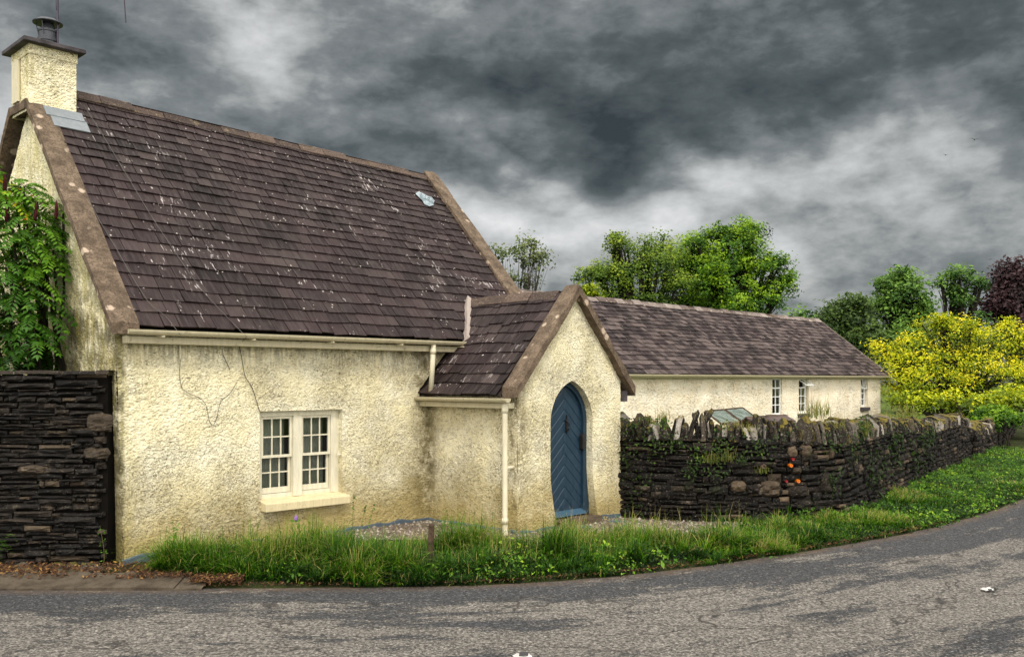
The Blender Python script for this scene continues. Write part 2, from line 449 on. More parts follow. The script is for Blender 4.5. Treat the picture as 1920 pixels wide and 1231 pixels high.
def m_road():
    m = Mat('worn_asphalt')
    al = m.n('Attribute', {}, attribute_name='lane').outputs['Vector']      # x = along, y = across (m)
    o = m.obj()
    w = m.noise(m.mapv(al, (0.50, 1.7, 1)), 1.0, 9, 0.70, 0.3)
    w2 = m.noise(m.mapv(al, (3.0, 5.5, 1), loc=(5, 2, 0)), 1.0, 9, 0.80, 0.2)
    ac = m.xyz(al)[1]
    # repaired dark strip along the edge, paler worn aggregate further out
    edge = m.rng(ac, 0.5, 1.35, -0.085, 0.03)
    k = m.math('ADD', m.math('ADD', m.math('MULTIPLY', w, 0.86), m.math('MULTIPLY', w2, 0.27)), edge)
    fine = m.noise(o, 55, 5, 0.75)
    k = m.math('ADD', k, m.math('MULTIPLY', m.math('SUBTRACT', fine, 0.5), 0.34))
    f = m.rng(k, 0.525, 0.58)
    c = m.mix(f, (0.056, 0.058, 0.063), (0.190, 0.174, 0.154))
    # crisp torn edges of the surface dressing
    rim = m.math('MULTIPLY', m.rng(k, 0.515, 0.535), m.rng(k, 0.565, 0.54))
    c = m.mix(m.math('MULTIPLY', rim, 0.5), c, (0.03, 0.028, 0.026))
    # aggregate: stone chips, bright and dark
    vc = m.n('TexVoronoi', {'Vector': o, 'Scale': 62.0}, feature='F1')
    chip = m.xyz(vc.outputs['Color'])[0]
    c = m.mix(0.8, c, m.mix(m.rng(chip, 0, 1), (0.16, 0.16, 0.16), (0.84, 0.82, 0.80)), 'OVERLAY')
    hl = m.math('MULTIPLY', m.rng(chip, 0.88, 0.97), m.rng(f, 0, 1, 0.30, 0.75))
    c = m.mix(hl, c, (0.42, 0.385, 0.34))
    pit = m.rng(m.noise(o, 30, 6, 0.8), 0.52, 0.40)
    c = m.mix(m.math('MULTIPLY', pit, 0.85), c, (0.020, 0.018, 0.016))
    cd_ = m.vor(m.n('VectorMath', {0: m.mapv(al, (0.8, 1.5, 1)), 1: m.n('VectorMath', {0: m.n('TexNoise', {'Vector': o, 'Scale': 3.0, 'Detail': 5.0}).outputs['Color'], 'Scale': 0.5}, operation='SCALE').outputs[0]}, operation='ADD').outputs[0], 1.0, 'DISTANCE_TO_EDGE')
    crk = m.math('MULTIPLY', m.rng(cd_, 0.022, 0.006), m.rng(w, 0.46, 0.58))
    c = m.mix(m.math('MULTIPLY', crk, 0.75), c, (0.018, 0.016, 0.015))
    # rust-coloured dirt at the very edge
    c = m.mix(m.math('MULTIPLY', m.rng(ac, 0.30, 0.0), m.rng(w2, 0.4, 0.6, 0.2, 0.75)), c, (0.13, 0.085, 0.05))
    nb = m.bump(fine, 0.7, 0.018); nb = m.bump(vc.outputs['Distance'], 0.6, 0.008, nb); nb = m.bump(k, 0.5, 0.03, nb)
    return m.out(c, 0.85, nb, 0.25)


M['road'] = m_road()


def m_soil(name, a, b, sc=4.0, speck=(0.2, 0.17, 0.13), sp=0.3):
    m = Mat(name); v = m.obj()
    n = m.noise(v, sc, 6, 0.7); f = m.noise(v, sc * 12, 5, 0.7)
    c = m.mix(m.rng(n, 0.35, 0.65), a, b)
    c = m.mix(m.math('MULTIPLY', m.rng(f, 0.55, 0.68), sp), c, speck)
    return m.out(c, 0.95, m.bump(f, 0.8, 0.03), 0.1)


M['soil'] = m_soil('verge_soil', (0.022, 0.024, 0.009), (0.035, 0.045, 0.010))
M['meadow'] = m_soil('meadow', (0.05, 0.085, 0.015), (0.12, 0.15, 0.03), 0.6, (0.2, 0.2, 0.05), 0.4)
M['gravel'] = m_soil('gravel', (0.11, 0.085, 0.065), (0.20, 0.16, 0.125), 7, (0.36, 0.31, 0.26), 0.7)
M['concrete'] = m_soil('edge_concrete', (0.060, 0.046, 0.033), (0.115, 0.092, 0.066), 6, (0.020, 0.015, 0.010), 0.8)


def m_vary(name, stops, rough=0.85, spec=0.2, sc=20):
    m = Mat(name); c = m.ramp(m.tone(), stops); n = m.noise(m.obj(), sc, 4, .65)
    c = m.mix(m.rng(n, .3, .7, 0, .5), c, m.mix(0.5, c, (0.01, 0.008, 0.006)))
    return m.out(c, rough, m.bump(n, .5, .01), spec)


M['pebble'] = m_vary('pebbles', [(0, (0.06, 0.045, 0.035)), (0.5, (0.19, 0.15, 0.12)), (1, (0.46, 0.40, 0.34))])
M['litter'] = m_vary('dead_leaves', [(0, (0.035, 0.016, 0.008)), (0.6, (0.12, 0.055, 0.025)), (0.9, (0.22, 0.12, 0.05)), (1, (0.40, 0.22, 0.04))])
M['kerb_rubble'] = m_stone('kerb_rubble', [(0, (0.035, 0.028, 0.02)), (1, (0.17, 0.15, 0.13))], 0.1, (0.3, 0.26, 0.22), 0.5, (0.07, 0.06, 0.01), 0.6, 1.0, True)

# foliage: stops run from painted inner shade to painted top light and new growth
M['grass'] = m_leaf('grass_blade', [(0, (0.0025, 0.010, 0.0005)), (0.32, (0.010, 0.040, 0.0015)), (0.60, (0.038, 0.125, 0.002)), (0.82, (0.110, 0.255, 0.004)), (0.95, (0.21, 0.30, 0.015)), (1, (0.36, 0.30, 0.10))], 0.35)
M['weed'] = m_leaf('broad_leaf', [(0, (0.010, 0.034, 0.002)), (0.5, (0.050, 0.135, 0.005)), (0.85, (0.15, 0.29, 0.012)), (1, (0.30, 0.43, 0.03))], 0.3)
M['seed'] = m_leaf('seed_stem', [(0, (0.10, 0.13, 0.02)), (0.6, (0.22, 0.22, 0.05)), (1, (0.42, 0.34, 0.12))], 0.3)
M['maple'] = m_leaf('bright_maple_leaf', [(0, (0.006, 0.020, 0.002)), (0.35, (0.026, 0.078, 0.005)), (0.70, (0.085, 0.195, 0.009)), (1, (0.27, 0.42, 0.012))], 0.4)
M['olive'] = m_leaf('olive_leaf', [(0, (0.012, 0.026, 0.004)), (0.45, (0.055, 0.110, 0.011)), (0.8, (0.14, 0.225, 0.018)), (1, (0.30, 0.38, 0.03))], 0.4)
M['thin'] = m_leaf('grey_green_leaf', [(0, (0.022, 0.032, 0.010)), (0.6, (0.085, 0.115, 0.035)), (1, (0.20, 0.24, 0.075))], 0.4)
M['darkgreen'] = m_leaf('dark_leaf', [(0, (0.008, 0.018, 0.004)), (0.5, (0.028, 0.058, 0.010)), (1, (0.085, 0.14, 0.022))], 0.3)
M['midgreen'] = m_leaf('mid_leaf', [(0, (0.010, 0.028, 0.005)), (0.5, (0.042, 0.105, 0.016)), (1, (0.17, 0.30, 0.045))], 0.35)
M['copper'] = m_leaf('copper_leaf', [(0, (0.008, 0.004, 0.005)), (0.5, (0.028, 0.014, 0.016)), (1, (0.085, 0.042, 0.048))], 0.3)
M['yellow'] = m_leaf('golden_leaf', [(0, (0.030, 0.055, 0.003)), (0.35, (0.11, 0.17, 0.004)), (0.62, (0.30, 0.37, 0.006)), (0.9, (0.66, 0.65, 0.012)), (1, (0.78, 0.68, 0.02))], 0.35)
M['sumac'] = m_leaf('sumac_leaf', [(0, (0.008, 0.030, 0.002)), (0.45, (0.045, 0.135, 0.006)), (0.92, (0.20, 0.40, 0.02)), (0.97, (0.60, 0.42, 0.02)), (1, (0.55, 0.25, 0.02))], 0.4)
M['sumac_red'] = simple('sumac_cone', (0.045, 0.008, 0.010), 0.9, 0.1, 0, 0.5, 30, 0.6)
M['ivy'] = m_leaf('wall_leaf', [(0, (0.012, 0.028, 0.003)), (0.6, (0.040, 0.080, 0.008)), (1, (0.14, 0.23, 0.02))], 0.3)
M['purple'] = simple('purple_petal', (0.20, 0.10, 0.32), 0.7)
M['orange_disc'] = simple('orange_reflector', (0.60, 0.14, 0.004), 0.35, 0.5, 0, 0.2, 30)
M['red_disc'] = simple('red_reflector', (0.20, 0.006, 0.009), 0.35, 0.5, 0, 0.2, 30)
M['litter_white'] = simple('crushed_white_paper', (0.50, 0.47, 0.44), 0.5, 0.3, 0, 0.2, 20)
M['bird'] = simple('bird_black', (0.012, 0.012, 0.014), 0.7)
# ================================================================ cottage
def wdisp(p, amp=1.0):
    return amp * (0.006 * fbm(p * 30, 3) + 0.008 * fbm(p * 60 + 9, 2) + 0.013 * fbm(p * 2.1 + 3, 2))


def wall_patch(mb, us, lo, hi, dz, pos, nrm, edge=None, flip=False, amp=1.0):
    """columns at us from lo(u) to hi(u); pos(u,z)->(n,3); displaced along nrm"""
    us = np.asarray(us, float)
    lo_ = np.array([lo(u) for u in us]); hi_ = np.array([hi(u) for u in us])
    nz = max(2, int(np.max(hi_ - lo_) / dz) + 1)
    t = np.linspace(0, 1, nz)
    uu = np.repeat(us[None, :], nz, 0); zz = lo_[None, :] + t[:, None] * (hi_ - lo_)[None, :]
    u = uu.ravel(); z = zz.ravel()
    P = pos(u, z)
    d = wdisp(P, amp)
    if edge is not None:
        d = d * np.clip(edge(u, z) / 0.03, 0.0, 1)
    P = P + np.asarray(nrm)[None, :] * d[:, None]
    mb.add(P, gridf(len(us), nz, 0, flip))


def lsp(a, b, st):
    return np.linspace(a, b, max(2, int(abs(b - a) / st) + 1))


cot = empty('cottage', (P0[0], P0[1], 0), TH)
tag(cot, 'cream roughcast roadside cottage with steep dark slate roof, gabled porch and arched blue door', 'cottage')
RD, KS, SE = 2.63, 1.13, 6.60
WS0, WS1, WZ0, WZ1 = 1.65, 2.85, 0.50, 1.62


def lean(s, z):        # the old left corner leans out towards the top
    return -0.036 * z * np.clip(1 - s / 0.9, 0, 1)


mb = MB()
fpos = lambda u, z: np.stack([u + lean(u, z), np.zeros_like(u), z], 1)
NF = (0, -1, 0)
wedge = lambda u, z: np.maximum(np.maximum(WS0 - u, u - WS1), np.maximum(WZ0 - z, z - WZ1)) + 0.004
top = lambda u: 2.60
ST = 0.018
wall_patch(mb, lsp(0, WS0, ST), lambda u: -.1, top, ST, fpos, NF, wedge)
wall_patch(mb, lsp(WS0, WS1, ST), lambda u: -.1, lambda u: WZ0, ST, fpos, NF, wedge)
wall_patch(mb, lsp(WS0, WS1, ST), lambda u: WZ1, top, ST, fpos, NF, wedge)
wall_patch(mb, lsp(WS1, 4.5, ST), lambda u: -.1, top, ST, fpos, NF, wedge)
wall_patch(mb, lsp(4.5, SE, 0.1), lambda u: -.1, top, 0.1, fpos, NF)

rake = lambda d: 2.60 + 1.10 * (d if d < RD else 2 * RD - d)
gpos = lambda u, z: np.stack([lean(np.zeros_like(u), np.minimum(z, 2.6)), u, z], 1)
wall_patch(mb, lsp(0, 2 * RD, 0.03), lambda u: -.1, rake, 0.03, gpos, (-1, 0, 0), None, True)
g2 = lambda u, z: np.stack([np.full_like(u, SE), u, z], 1)
wall_patch(mb, lsp(0, 2 * RD, 0.1), lambda u: -.1, rake, 0.1, g2, (1, 0, 0))
bpos = lambda u, z: np.stack([u, np.full_like(u, 2 * RD), z], 1)
wall_patch(mb, lsp(0, SE, 0.1), lambda u: -.1, top, 0.1, bpos, (0, 1, 0), None, True)
# reveals of the window opening
for q in ([(WS0, 0, WZ0), (WS0, .2, WZ0), (WS0, .2, WZ1), (WS0, 0, WZ1)], [(WS1, .2, WZ0), (WS1, 0, WZ0), (WS1, 0, WZ1), (WS1, .2, WZ1)],
          [(WS0, 0, WZ1), (WS0, .2, WZ1), (WS1, .2, WZ1), (WS1, 0, WZ1)], [(WS0, .2, WZ0), (WS0, 0, WZ0), (WS1, 0, WZ0), (WS1, .2, WZ0)]):
    mb.add(q, [(0, 1, 2, 3)])
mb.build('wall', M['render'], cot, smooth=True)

# plinth band following the wall foot
mb = MB()
def band(pts, nrm, h=0.075):
    pts = np.asarray(pts, float); n = len(pts)
    hh = h - .015 + 0.025 * vnoise(pts * 5)
    off = 0.022 + 0.006 * vnoise(pts * 9 + 4)
    a = pts + np.asarray(nrm) * off[:, None]; b = a.copy(); b[:, 2] = hh; c = pts.copy(); c[:, 2] = hh + 0.012
    a[:, 2] = -0.1
    mb.add(np.concatenate([a, b, c]), gridf(n, 3))
band([(s, 0, 0) for s in lsp(-.02, 4.30, .06)], NF)
band([(4.30, d, 0) for d in lsp(0, -1.77, .06)], (-1, 0, 0))
band([(s + .08, -1.77, 0) for s in lsp(4.26, 5.0, .06)], NF, .06)
band([(s + .08, -1.77, 0) for s in lsp(5.83, 6.50, .06)], NF, .10)
band([(6.57, d, 0) for d in lsp(-1.77, 0, .06)], (1, 0, 0), .10)
mb.build('plinth', M['plinth'], cot, smooth=False)

# ---- slates
def slates(mb, org, along, up, nrm, L, SL, expo, width, rng, keep=None, thick=0.014, lift=0.020, wj=0.38, gap=0.009, dim=0.0):
    org, along, up, nrm = [np.asarray(a, float) for a in (org, along, up, nrm)]
    V = []; T = []
    rows = int(round(SL / expo)); ee = expo * (1 + dim * (.5 - (np.arange(rows) + .5) / rows) * 2); ee *= SL / ee.sum(); yy = np.concatenate([[0], np.cumsum(ee)])
    wbase = width
    for r in range(rows):
        y0 = yy[r]; expo = ee[r]; width = wbase * (1 + .7 * dim * (.5 - r / rows) * 2); x = -width * (0.5 if r % 2 else 0.0) - rng.random() * width * 0.15
        rw = 0.006 * sin(r * 1.7)
        tb = rng.random()
        while x < L:
            w = width * (1 + wj * (rng.random() - 0.5) * 2)
            a, b = max(x + gap / 2, 0), min(x + w - gap / 2, L)
            x += w
            if b - a < 0.03: continue
            if keep is not None and not keep((a + b) / 2, y0): continue
            jy = rng.normal(0, 0.007) + rw + .007 * sin(x * 1.1 + r * .9) + .004 * sin(x * 3.7 + r * 2); sk = rng.normal(0, 0.004); lf = lift + abs(rng.normal(0, 0.004)); tw = rng.normal(0, 0.003)
            if rng.random() < 0.025: jy -= rng.uniform(.015, .05)
            yl = y0 + jy; yh = y0 + expo * 1.12
            pts = [(a, yl - sk, lf - tw), (b, yl + sk, lf + tw), (b, yh, 0.004), (a, yh, 0.004),
                   (a, yl - sk, lf - tw - thick), (b, yl + sk, lf + tw - thick), (b, yh, 0.004 - thick), (a, yh, 0.004 - thick)]
            V.append([org + along * p[0] + up * p[1] + nrm * p[2] for p in pts])
            T.append(np.clip(0.15 * tb + 0.85 * rng.random(), 0, 1))
    V = np.array(V); n = len(V)
    base = np.arange(n)[:, None, None] * 8
    f = np.array([(0, 1, 2, 3), (4, 5, 1, 0), (5, 6, 2, 1), (7, 4, 0, 3)])[None]
    mb.add(V.reshape(-1, 3), (base + f).reshape(-1, 4), np.repeat(T, 4))


PHI = math.atan(1.13); cp, sp = cos(PHI), sin(PHI)
EZ = 2.575
mb = MB()
SLM = 2.83 / cp
in_porch = lambda x, y: not (1.80 + 1.09 * (min(x + .05, 2 * 5.42 - x - .05) - 4.13) > EZ + KS * (y * cp) + .12 and 4.13 < x + .05 < 6.7)
slates(mb, (0.05, -.2, EZ), (1, 0, 0), (0, cp, sp), (0, -sp, cp), 6.45, SLM, 0.186, 0.235, np.random.default_rng(3), in_porch, dim=.12)
slates(mb, (6.5, 2 * RD + .2, EZ), (-1, 0, 0), (0, -cp, sp), (0, sp, cp), 6.45, SLM, 0.4, 0.5, np.random.default_rng(4))
mb.add([(0, -.17, EZ - .03), (6.5, -.17, EZ - .03), (6.5, RD, EZ - .03 + 2.80 * KS), (0, RD, EZ - .03 + 2.80 * KS), (6.5, 2 * RD + .17, EZ - .03), (0, 2 * RD + .17, EZ - .03)],
       [(0, 1, 2, 3), (3, 2, 4, 5)], 0.0, 1)


def sag(mb):            # the old roof has settled towards its far end
    for a in mb.V:
        a[:, 2] -= .026 * np.clip(a[:, 0], 0, 9) * np.clip((a[:, 2] - 2.575) / 3.2, 0, 1.1)
    return mb


sag(mb)
roof = mb.build('roof', [M['slate'], M['mortar_dark']], cot)

def ridge(mb, p0, p1, half, drop, seg, rng, th=0.02):
    p0, p1 = np.array(p0, float), np.array(p1, float); L = np.linalg.norm(p1 - p0); a = (p1 - p0) / L
    side = np.cross(a, (0, 0, 1.0)); n = max(1, int(round(L / seg)))
    for i in range(n):
        j = rng.normal(0, 0.006, 3); t0, t1 = i * L / n + .003, (i + 1) * L / n - .003
        sec = [(-half, -drop), (-half * .35, -drop * .22), (0, 0.012), (half * .35, -drop * .22), (half, -drop)]
        v = []
        for t in (t0, t1):
            c = p0 + a * t + j + np.array([0, 0, rng.normal(0, .003)])
            v += [c + side * x + np.array([0, 0, z]) for x, z in sec] + [c + side * x * .9 + np.array([0, 0, z - th]) for x, z in sec[::-1]]
        f = [(k, (k + 1) % 10, 10 + (k + 1) % 10, 10 + k) for k in range(10)] + [tuple(range(10))[::-1], tuple(range(10, 20))]
        mb.add(v, f, rng.random())


RZ = EZ + 2.83 * KS
mb = MB(); ridge(mb, (0.33, RD, RZ + .04), (6.5, RD, RZ + .04), 0.11, 0.115, 0.45, np.random.default_rng(5)); sag(mb)
mb.build('ridge_tiles', M['ridge'], roof)

# plastic patch on a slate, lead at chimney foot
on = lambda s, d, h=0.03: (s, d - h * sp, EZ + KS * (d + .2) + h * cp - .026 * max(0, s) * (KS * (d + .2)) / 3.2)
mb = MB()
pp = []
for k in range(14):
    a = 2 * pi * k / 14; r = 1 + 0.18 * sin(3 * a + 1) + 0.12 * sin(5 * a)
    pp.append(on(6.02 + 0.17 * r * cos(a), 2.10 + 0.125 * r * sin(a), 0.035))
mb.add(pp + [on(6.02, 2.10, 0.06)], [(k, (k + 1) % 14, 14) for k in range(14)])
tag(mb.build('roof_patch', M['patch'], roof), 'pale blue crinkled plastic patch near the ridge')
mb = MB()
for a, b, c, d, h in ((0.0, 2.06, .44, 2.20, .034), (-0.05, 2.19, .42, 2.31, .042)):
    hexa(mb, [on(a, b, h - .02), on(c, b, h - .02), on(c, d, h - .02), on(a, d, h - .02)], [on(a, b, h), on(c, b, h), on(c, d, h), on(a, d, h)])
mb.build('lead_flashing', M['lead'], roof, bevel=.004)

# ---- copings
def coping(mb, s0, s1, prof, th, rng, n=10):
    """prof: polyline (a,z) of the top edge; s0,s1 lateral extents"""
    a = np.array(prof, float)
    t = np.linspace(0, 1, n * (len(a) - 1) + 1)
    seg = np.linspace(0, 1, len(a))
    A = np.interp(t, seg, a[:, 0]); Z = np.interp(t, seg, a[:, 1])
    return A, Z


def coping_yz(name, s0, s1, prof, th, parent, mat, swap=False, seed=0):
    A, Z = coping(None, s0, s1, prof, th, None)
    n = len(A); rg = np.random.default_rng(seed)
    j = lambda: rg.normal(0, 0.005, n)
    rows = [(s0, Z - th), (s0, Z), ((s0 * 2 + s1) / 3, Z + .012), ((s0 + 2 * s1) / 3, Z + .012), (s1, Z), (s1, Z - th)]
    V = []
    for s, z in rows:
        p = np.stack([np.full(n, s) + j(), A, z + j()], 1)
        V.append(p[:, [1, 0, 2]] if swap else p)
    V = np.concatenate(V)
    f = [tuple(x) for x in gridf(n, 6)]
    m_ = n
    f += [(5 * n + i, 5 * n + i + 1, i + 1, i) for i in range(n - 1)]
    f += [tuple(k * n for k in range(6)), tuple(k * n + n - 1 for k in range(6))[::-1]]
    mb = MB(); mb.add(V, f)
    return mb.build(name, mat, parent)


CT = [(-.24, 2.60), (2.36, 5.50), (2.96, 5.50), (5.50, 2.60)]
o = coping_yz('gable_coping', -.23, .07, CT, .11, cot, M['coping'], seed=1)
CT2 = [(-.24, 2.62), (RD, 5.70), (5.50, 2.62)]
o = coping_yz('gable_coping', 6.45, 6.74, CT2, .14, cot, M['coping'], seed=2)

# ---- chimney
ch = empty('chimney'); ch.parent = cot
mb = MB()
cs0, cs1, cd0, cd1 = -.205, .36, 2.30, 2.92
def chim_face(u0, u1, pos, nrm, flip=False):
    wall_patch(mb, lsp(u0, u1, .02), lambda u: 5.36, lambda u: 6.17, .02, pos, nrm, lambda u, z: np.minimum(u - u0, u1 - u), flip, .55)
chim_face(cs0, cs1, lambda u, z: np.stack([u, np.full_like(u, cd0), z], 1), (0, -1, 0))
chim_face(cs0, cs1, lambda u, z: np.stack([u, np.full_like(u, cd1), z], 1), (0, 1, 0), True)
chim_face(cd0, cd1, lambda u, z: np.stack([np.full_like(u, cs0), u, z], 1), (-1, 0, 0), True)
chim_face(cd0, cd1, lambda u, z: np.stack([np.full_like(u, cs1), u, z], 1), (1, 0, 0))
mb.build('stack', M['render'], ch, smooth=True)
mb = MB()
box(mb, cs0 - .012, cs1 + .012, cd0 - .012, cd1 + .012, 6.055, 6.172)
mb.build('collar', M['render'], ch)
mb = MB(); box(mb, cs0 - .008, cs0 - .035, 2.62, 2.84, 5.52, 6.05); mb.build('pilaster', M['cream'], ch)
mb = MB()
hexa(mb, [(cs0 - .10, cd0 - .12, 6.172), (cs1 + .08, cd0 - .12, 6.172), (cs1 + .08, cd1 + .1, 6.172), (cs0 - .10, cd1 + .1, 6.172)],
     [(cs0 - .10, cd0 - .12, 6.225), (cs1 + .08, cd0 - .12, 6.225), (cs1 + .08, cd1 + .1, 6.225), (cs0 - .10, cd1 + .1, 6.225)])
mb.build('chimney_cap', M['cap'], ch, bevel=.008)
mb = MB(); c = (.115, 2.60, -.135)
lathe(mb, c, [(.125, 6.36), (.125, 6.42), (.108, 6.43), (.112, 6.48), (.122, 6.485), (.122, 6.52), (.106, 6.53), (.110, 6.60), (.118, 6.605), (.118, 6.63), (.09, 6.64), (.07, 6.71)])
lathe(mb, c, [(.178, 6.715), (.182, 6.725), (.12, 6.765), (.02, 6.78)])
for k in range(4):
    a = pi / 4 + k * pi / 2
    tube(mb, [(c[0] + .112 * cos(a), c[1] + .112 * sin(a), 6.42), (c[0] + .15 * cos(a), c[1] + .15 * sin(a), 6.585)], .006, 5)
mb.build('cowl', M['cowl'], ch, smooth=False)
mb = MB()
tube(mb, [(.20, 2.50, 6.22), (.205, 2.50, 7.7)], .013, 8); tube(mb, [(.185, 2.50, 6.75), (.14, 2.50, 7.7)], .004, 5)
tube(mb, [(.205, 2.50, 7.65), (1.15, 2.50, 7.50)], .010, 6)
for t in (.3, .5, .7): tube(mb, [(.205 + t * .945, 2.49, 7.45), (.205 + t * .945, 2.49, 7.75)], .005, 5)
tube(mb, [(1.035, 2.50, 7.54), (1.083, 2.50, 6.832)], .0075, 6)
mb.build('aerial', M['mast'], ch)

# ---- gutters and pipes
def gutter(mb, p0, p1, out, r=.055, n=8, th=.006):
    p0, p1, out = [np.array(a, float) for a in (p0, p1, out)]
    v = []
    for p in (p0, p1):
        for rr in (r, r - th):
            for k in range(n + 1):
                a = pi * k / n
                v.append(p + out * rr * cos(a) + np.array([0, 0, -rr * sin(a)]))
    m = n + 1
    f = []
    for k in range(n):
        f += [(k, k + 1, 2 * m + k + 1, 2 * m + k), (m + k + 1, m + k, 3 * m + k, 3 * m + k + 1), (k + 1, k, m + k, m + k + 1), (2 * m + k, 2 * m + k + 1, 3 * m + k + 1, 3 * m + k)]
    f += [(0, 2 * m, 3 * m, m), (n, m + n, 3 * m + n, 2 * m + n)]
    for b in (0, 2 * m): f.append(tuple(b + k for k in range(m)))
    mb.add(v, f)


mb = MB(); gutter(mb, (-.06, -.235, 2.54), (4.86, -.235, 2.545), (0, -1, 0), .058)
for s in lsp(.3, 4.7, .9): box(mb, s, s + .025, -.30, -.02, 2.465, 2.48)
mb.build('gutter', M['gutterpaint'], cot, smooth=False)
mb = MB(); box(mb, -.02, 4.8, -.165, -.004, 2.395, 2.475); mb.build('fascia', M['gutterpaint'], cot, bevel=.006)
mb = MB(); gutter(mb, (4.10, .0, 1.765), (4.10, -1.80, 1.765), (-1, 0, 0), .055)
mb.build('gutter', M['gutterpaint'], cot)
mb = MB(); box(mb, 4.15, 4.30, -1.72, -.0, 1.635, 1.705); mb.build('fascia', M['gutterpaint'], cot, bevel=.006)
mb = MB()
tube(mb, [(4.215, -.225, 2.50), (4.18, -.215, 1.84)], .036, 12)
lathe(mb, (4.210, -.223, 0), [(.043, 2.36), (.043, 2.43)], 12)
mb.build('downpipe', M['cream'], cot, smooth=True)
mb = MB()
tube(mb, [(4.15, -1.69, 1.72), (4.155, -1.69, 1.60), (4.16, -1.685, .14), (4.15, -1.70, .08), (4.10, -1.76, .03)], .036, 12)
for z in (1.58, .17): lathe(mb, (4.158, -1.687, 0), [(.044, z), (.044, z + .07)], 12)
box(mb, 4.18, 4.33, -1.71, -1.665, .86, .90)
mb.build('downpipe', M['cream'], cot, smooth=True)

# ---- cables
mb = MB()
w1 = [(0.628, 2.235), (0.615, 2.03), (0.647, 1.897), (0.736, 1.842), (0.865, 1.798), (0.944, 1.717), (0.977, 1.525), (1.023, 1.456), (1.07, 1.541), (1.117, 1.757), (1.232, 1.824), (1.329, 1.968)]
def smoothpts(p, k=5):
    p = np.array(p, float); t = np.linspace(0, len(p) - 1, (len(p) - 1) * k + 1); i = np.arange(len(p))
    q = np.stack([np.interp(t, i, p[:, c]) for c in range(p.shape[1])], 1)
    for _ in range(3): q[1:-1] = (q[:-2] + 2 * q[1:-1] + q[2:]) / 4
    return q
q = smoothpts(w1); tube(mb, [(a, -.03, b) for a, b in q], .0032, 5)
w2 = [(1.349, 2.44), (1.384, 2.31), (1.433, 2.03), (1.532, 1.92), (1.603, 1.70), (1.63, 1.62)]
q = smoothpts(w2); tube(mb, [(a, -.03, b) for a, b in q], .0042, 5)
tube(mb, [(1.15, -.028, 2.3), (1.20, -.028, 2.2), (1.24, -.028, 2.12)], .004, 5)
mb.build('wall_cable', M['cable'], cot)
mb = MB(); tube(mb, [(0.628, -.03, 2.40), (0.628, -.03, 2.235)], .011, 6); mb.build('cable_sleeve', M['cream'], cot)
mb = MB()
r1 = [(.50, 2.45), (.553, 2.213), (.606, 1.956), (.687, 1.502), (.767, 1.03), (.881, .589), (.985, .206), (1.246, -.215)]
q = smoothpts(r1); tube(mb, [on(a, b, .035) for a, b in q] + [(1.30, -.31, 2.50), (1.349, -.03, 2.40)], .0032, 5)
r2 = [(.06, 1.15), (.089, .887), (.16, .583), (.207, .292), (.282, -.004), (.406, -.092), (.45, -.2)]
q = smoothpts(r2); tube(mb, [on(a, b, .035) for a, b in q] + [(.5, -.31, 2.49)], .0028, 5)
mb.build('roof_cable', M['cable_grey'], roof)

# ---- window
win = empty('window'); win.parent = cot
FD = .075
mb = MB()
fx0, fx1, fz0, fz1 = WS0 - .005, WS1 - .045, .545, WZ1
box(mb, fx0, fx0 + .075, FD, FD + .1, fz0, fz1); box(mb, fx1 - .075, fx1, FD, FD + .1, fz0, fz1)
box(mb, fx0 + .075, fx1 - .075, FD + .002, FD + .098, fz1 - .07, fz1)
cxm = (fx0 + fx1) / 2
box(mb, cxm - .065, cxm + .065, FD - .012, FD + .095, fz0, fz1 - .07)
box(mb, fx0 + .075, fx1 - .075, FD + .03, FD + .098, fz0, fz0 + .05)
mb.build('frame', M['windowpaint'], win, bevel=.004)
mb = MB(); box(mb, fx1 + .0, WS1 + .02, FD + .01, FD + .1, WZ0, WZ1); mb.build('filler', M['windowpaint'], win)
def sash(x0, x1, z0, z1, dd, name='sash', cols=3, rows=2, b=.035, mt=.016, botrail=.05, mat='windowpaint', par=None, th=.035):
    mb = MB()
    box(mb, x0, x0 + b, dd, dd + th, z0, z1); box(mb, x1 - b, x1, dd, dd + th, z0, z1)
    box(mb, x0 + b, x1 - b, dd + .001, dd + th - .001, z0, z0 + botrail); box(mb, x0 + b, x1 - b, dd + .001, dd + th - .001, z1 - b, z1)
    for k in range(1, cols):
        x = x0 + b + (x1 - x0 - 2 * b) * k / cols; box(mb, x - mt / 2, x + mt / 2, dd + .004, dd + th - .004, z0 + botrail, z1 - b)
    for k in range(1, rows):
        z = z0 + botrail + (z1 - b - z0 - botrail) * k / rows
        for c in range(cols):
            xa = x0 + b + (x1 - x0 - 2 * b) * c / cols + (mt / 2 if c else 0); xb = x0 + b + (x1 - x0 - 2 * b) * (c + 1) / cols - (mt / 2 if c < cols - 1 else 0)
            box(mb, xa, xb, dd + .005, dd + th - .005, z - mt / 2, z + mt / 2)
    o = mb.build(name, M[mat], par if par is not None else win, bevel=.002)
    return o
def panes(x0, x1, z0, z1, dd, par):
    mb = MB(); mb.add([(x0, dd, z0), (x1, dd, z0), (x1, dd, z1), (x0, dd, z1)], [(0, 1, 2, 3)])
    return mb.build('panes', M['glass'], par)
mid = 1.055
for a, b in ((fx0 + .078, cxm - .068), (cxm + .068, fx1 - .078)):
    s1 = sash(a, b, mid - .015, fz1 - .072, FD + .02, b=.03, botrail=.035)
    panes(a + .02, b - .02, mid, fz1 - .09, FD + .038, win)
    s2 = sash(a + .002, b - .002, .60, mid + .016, FD + .057, b=.03, botrail=.07)
    panes(a + .02, b - .02, .64, mid, FD + .075, win)
mb = MB()
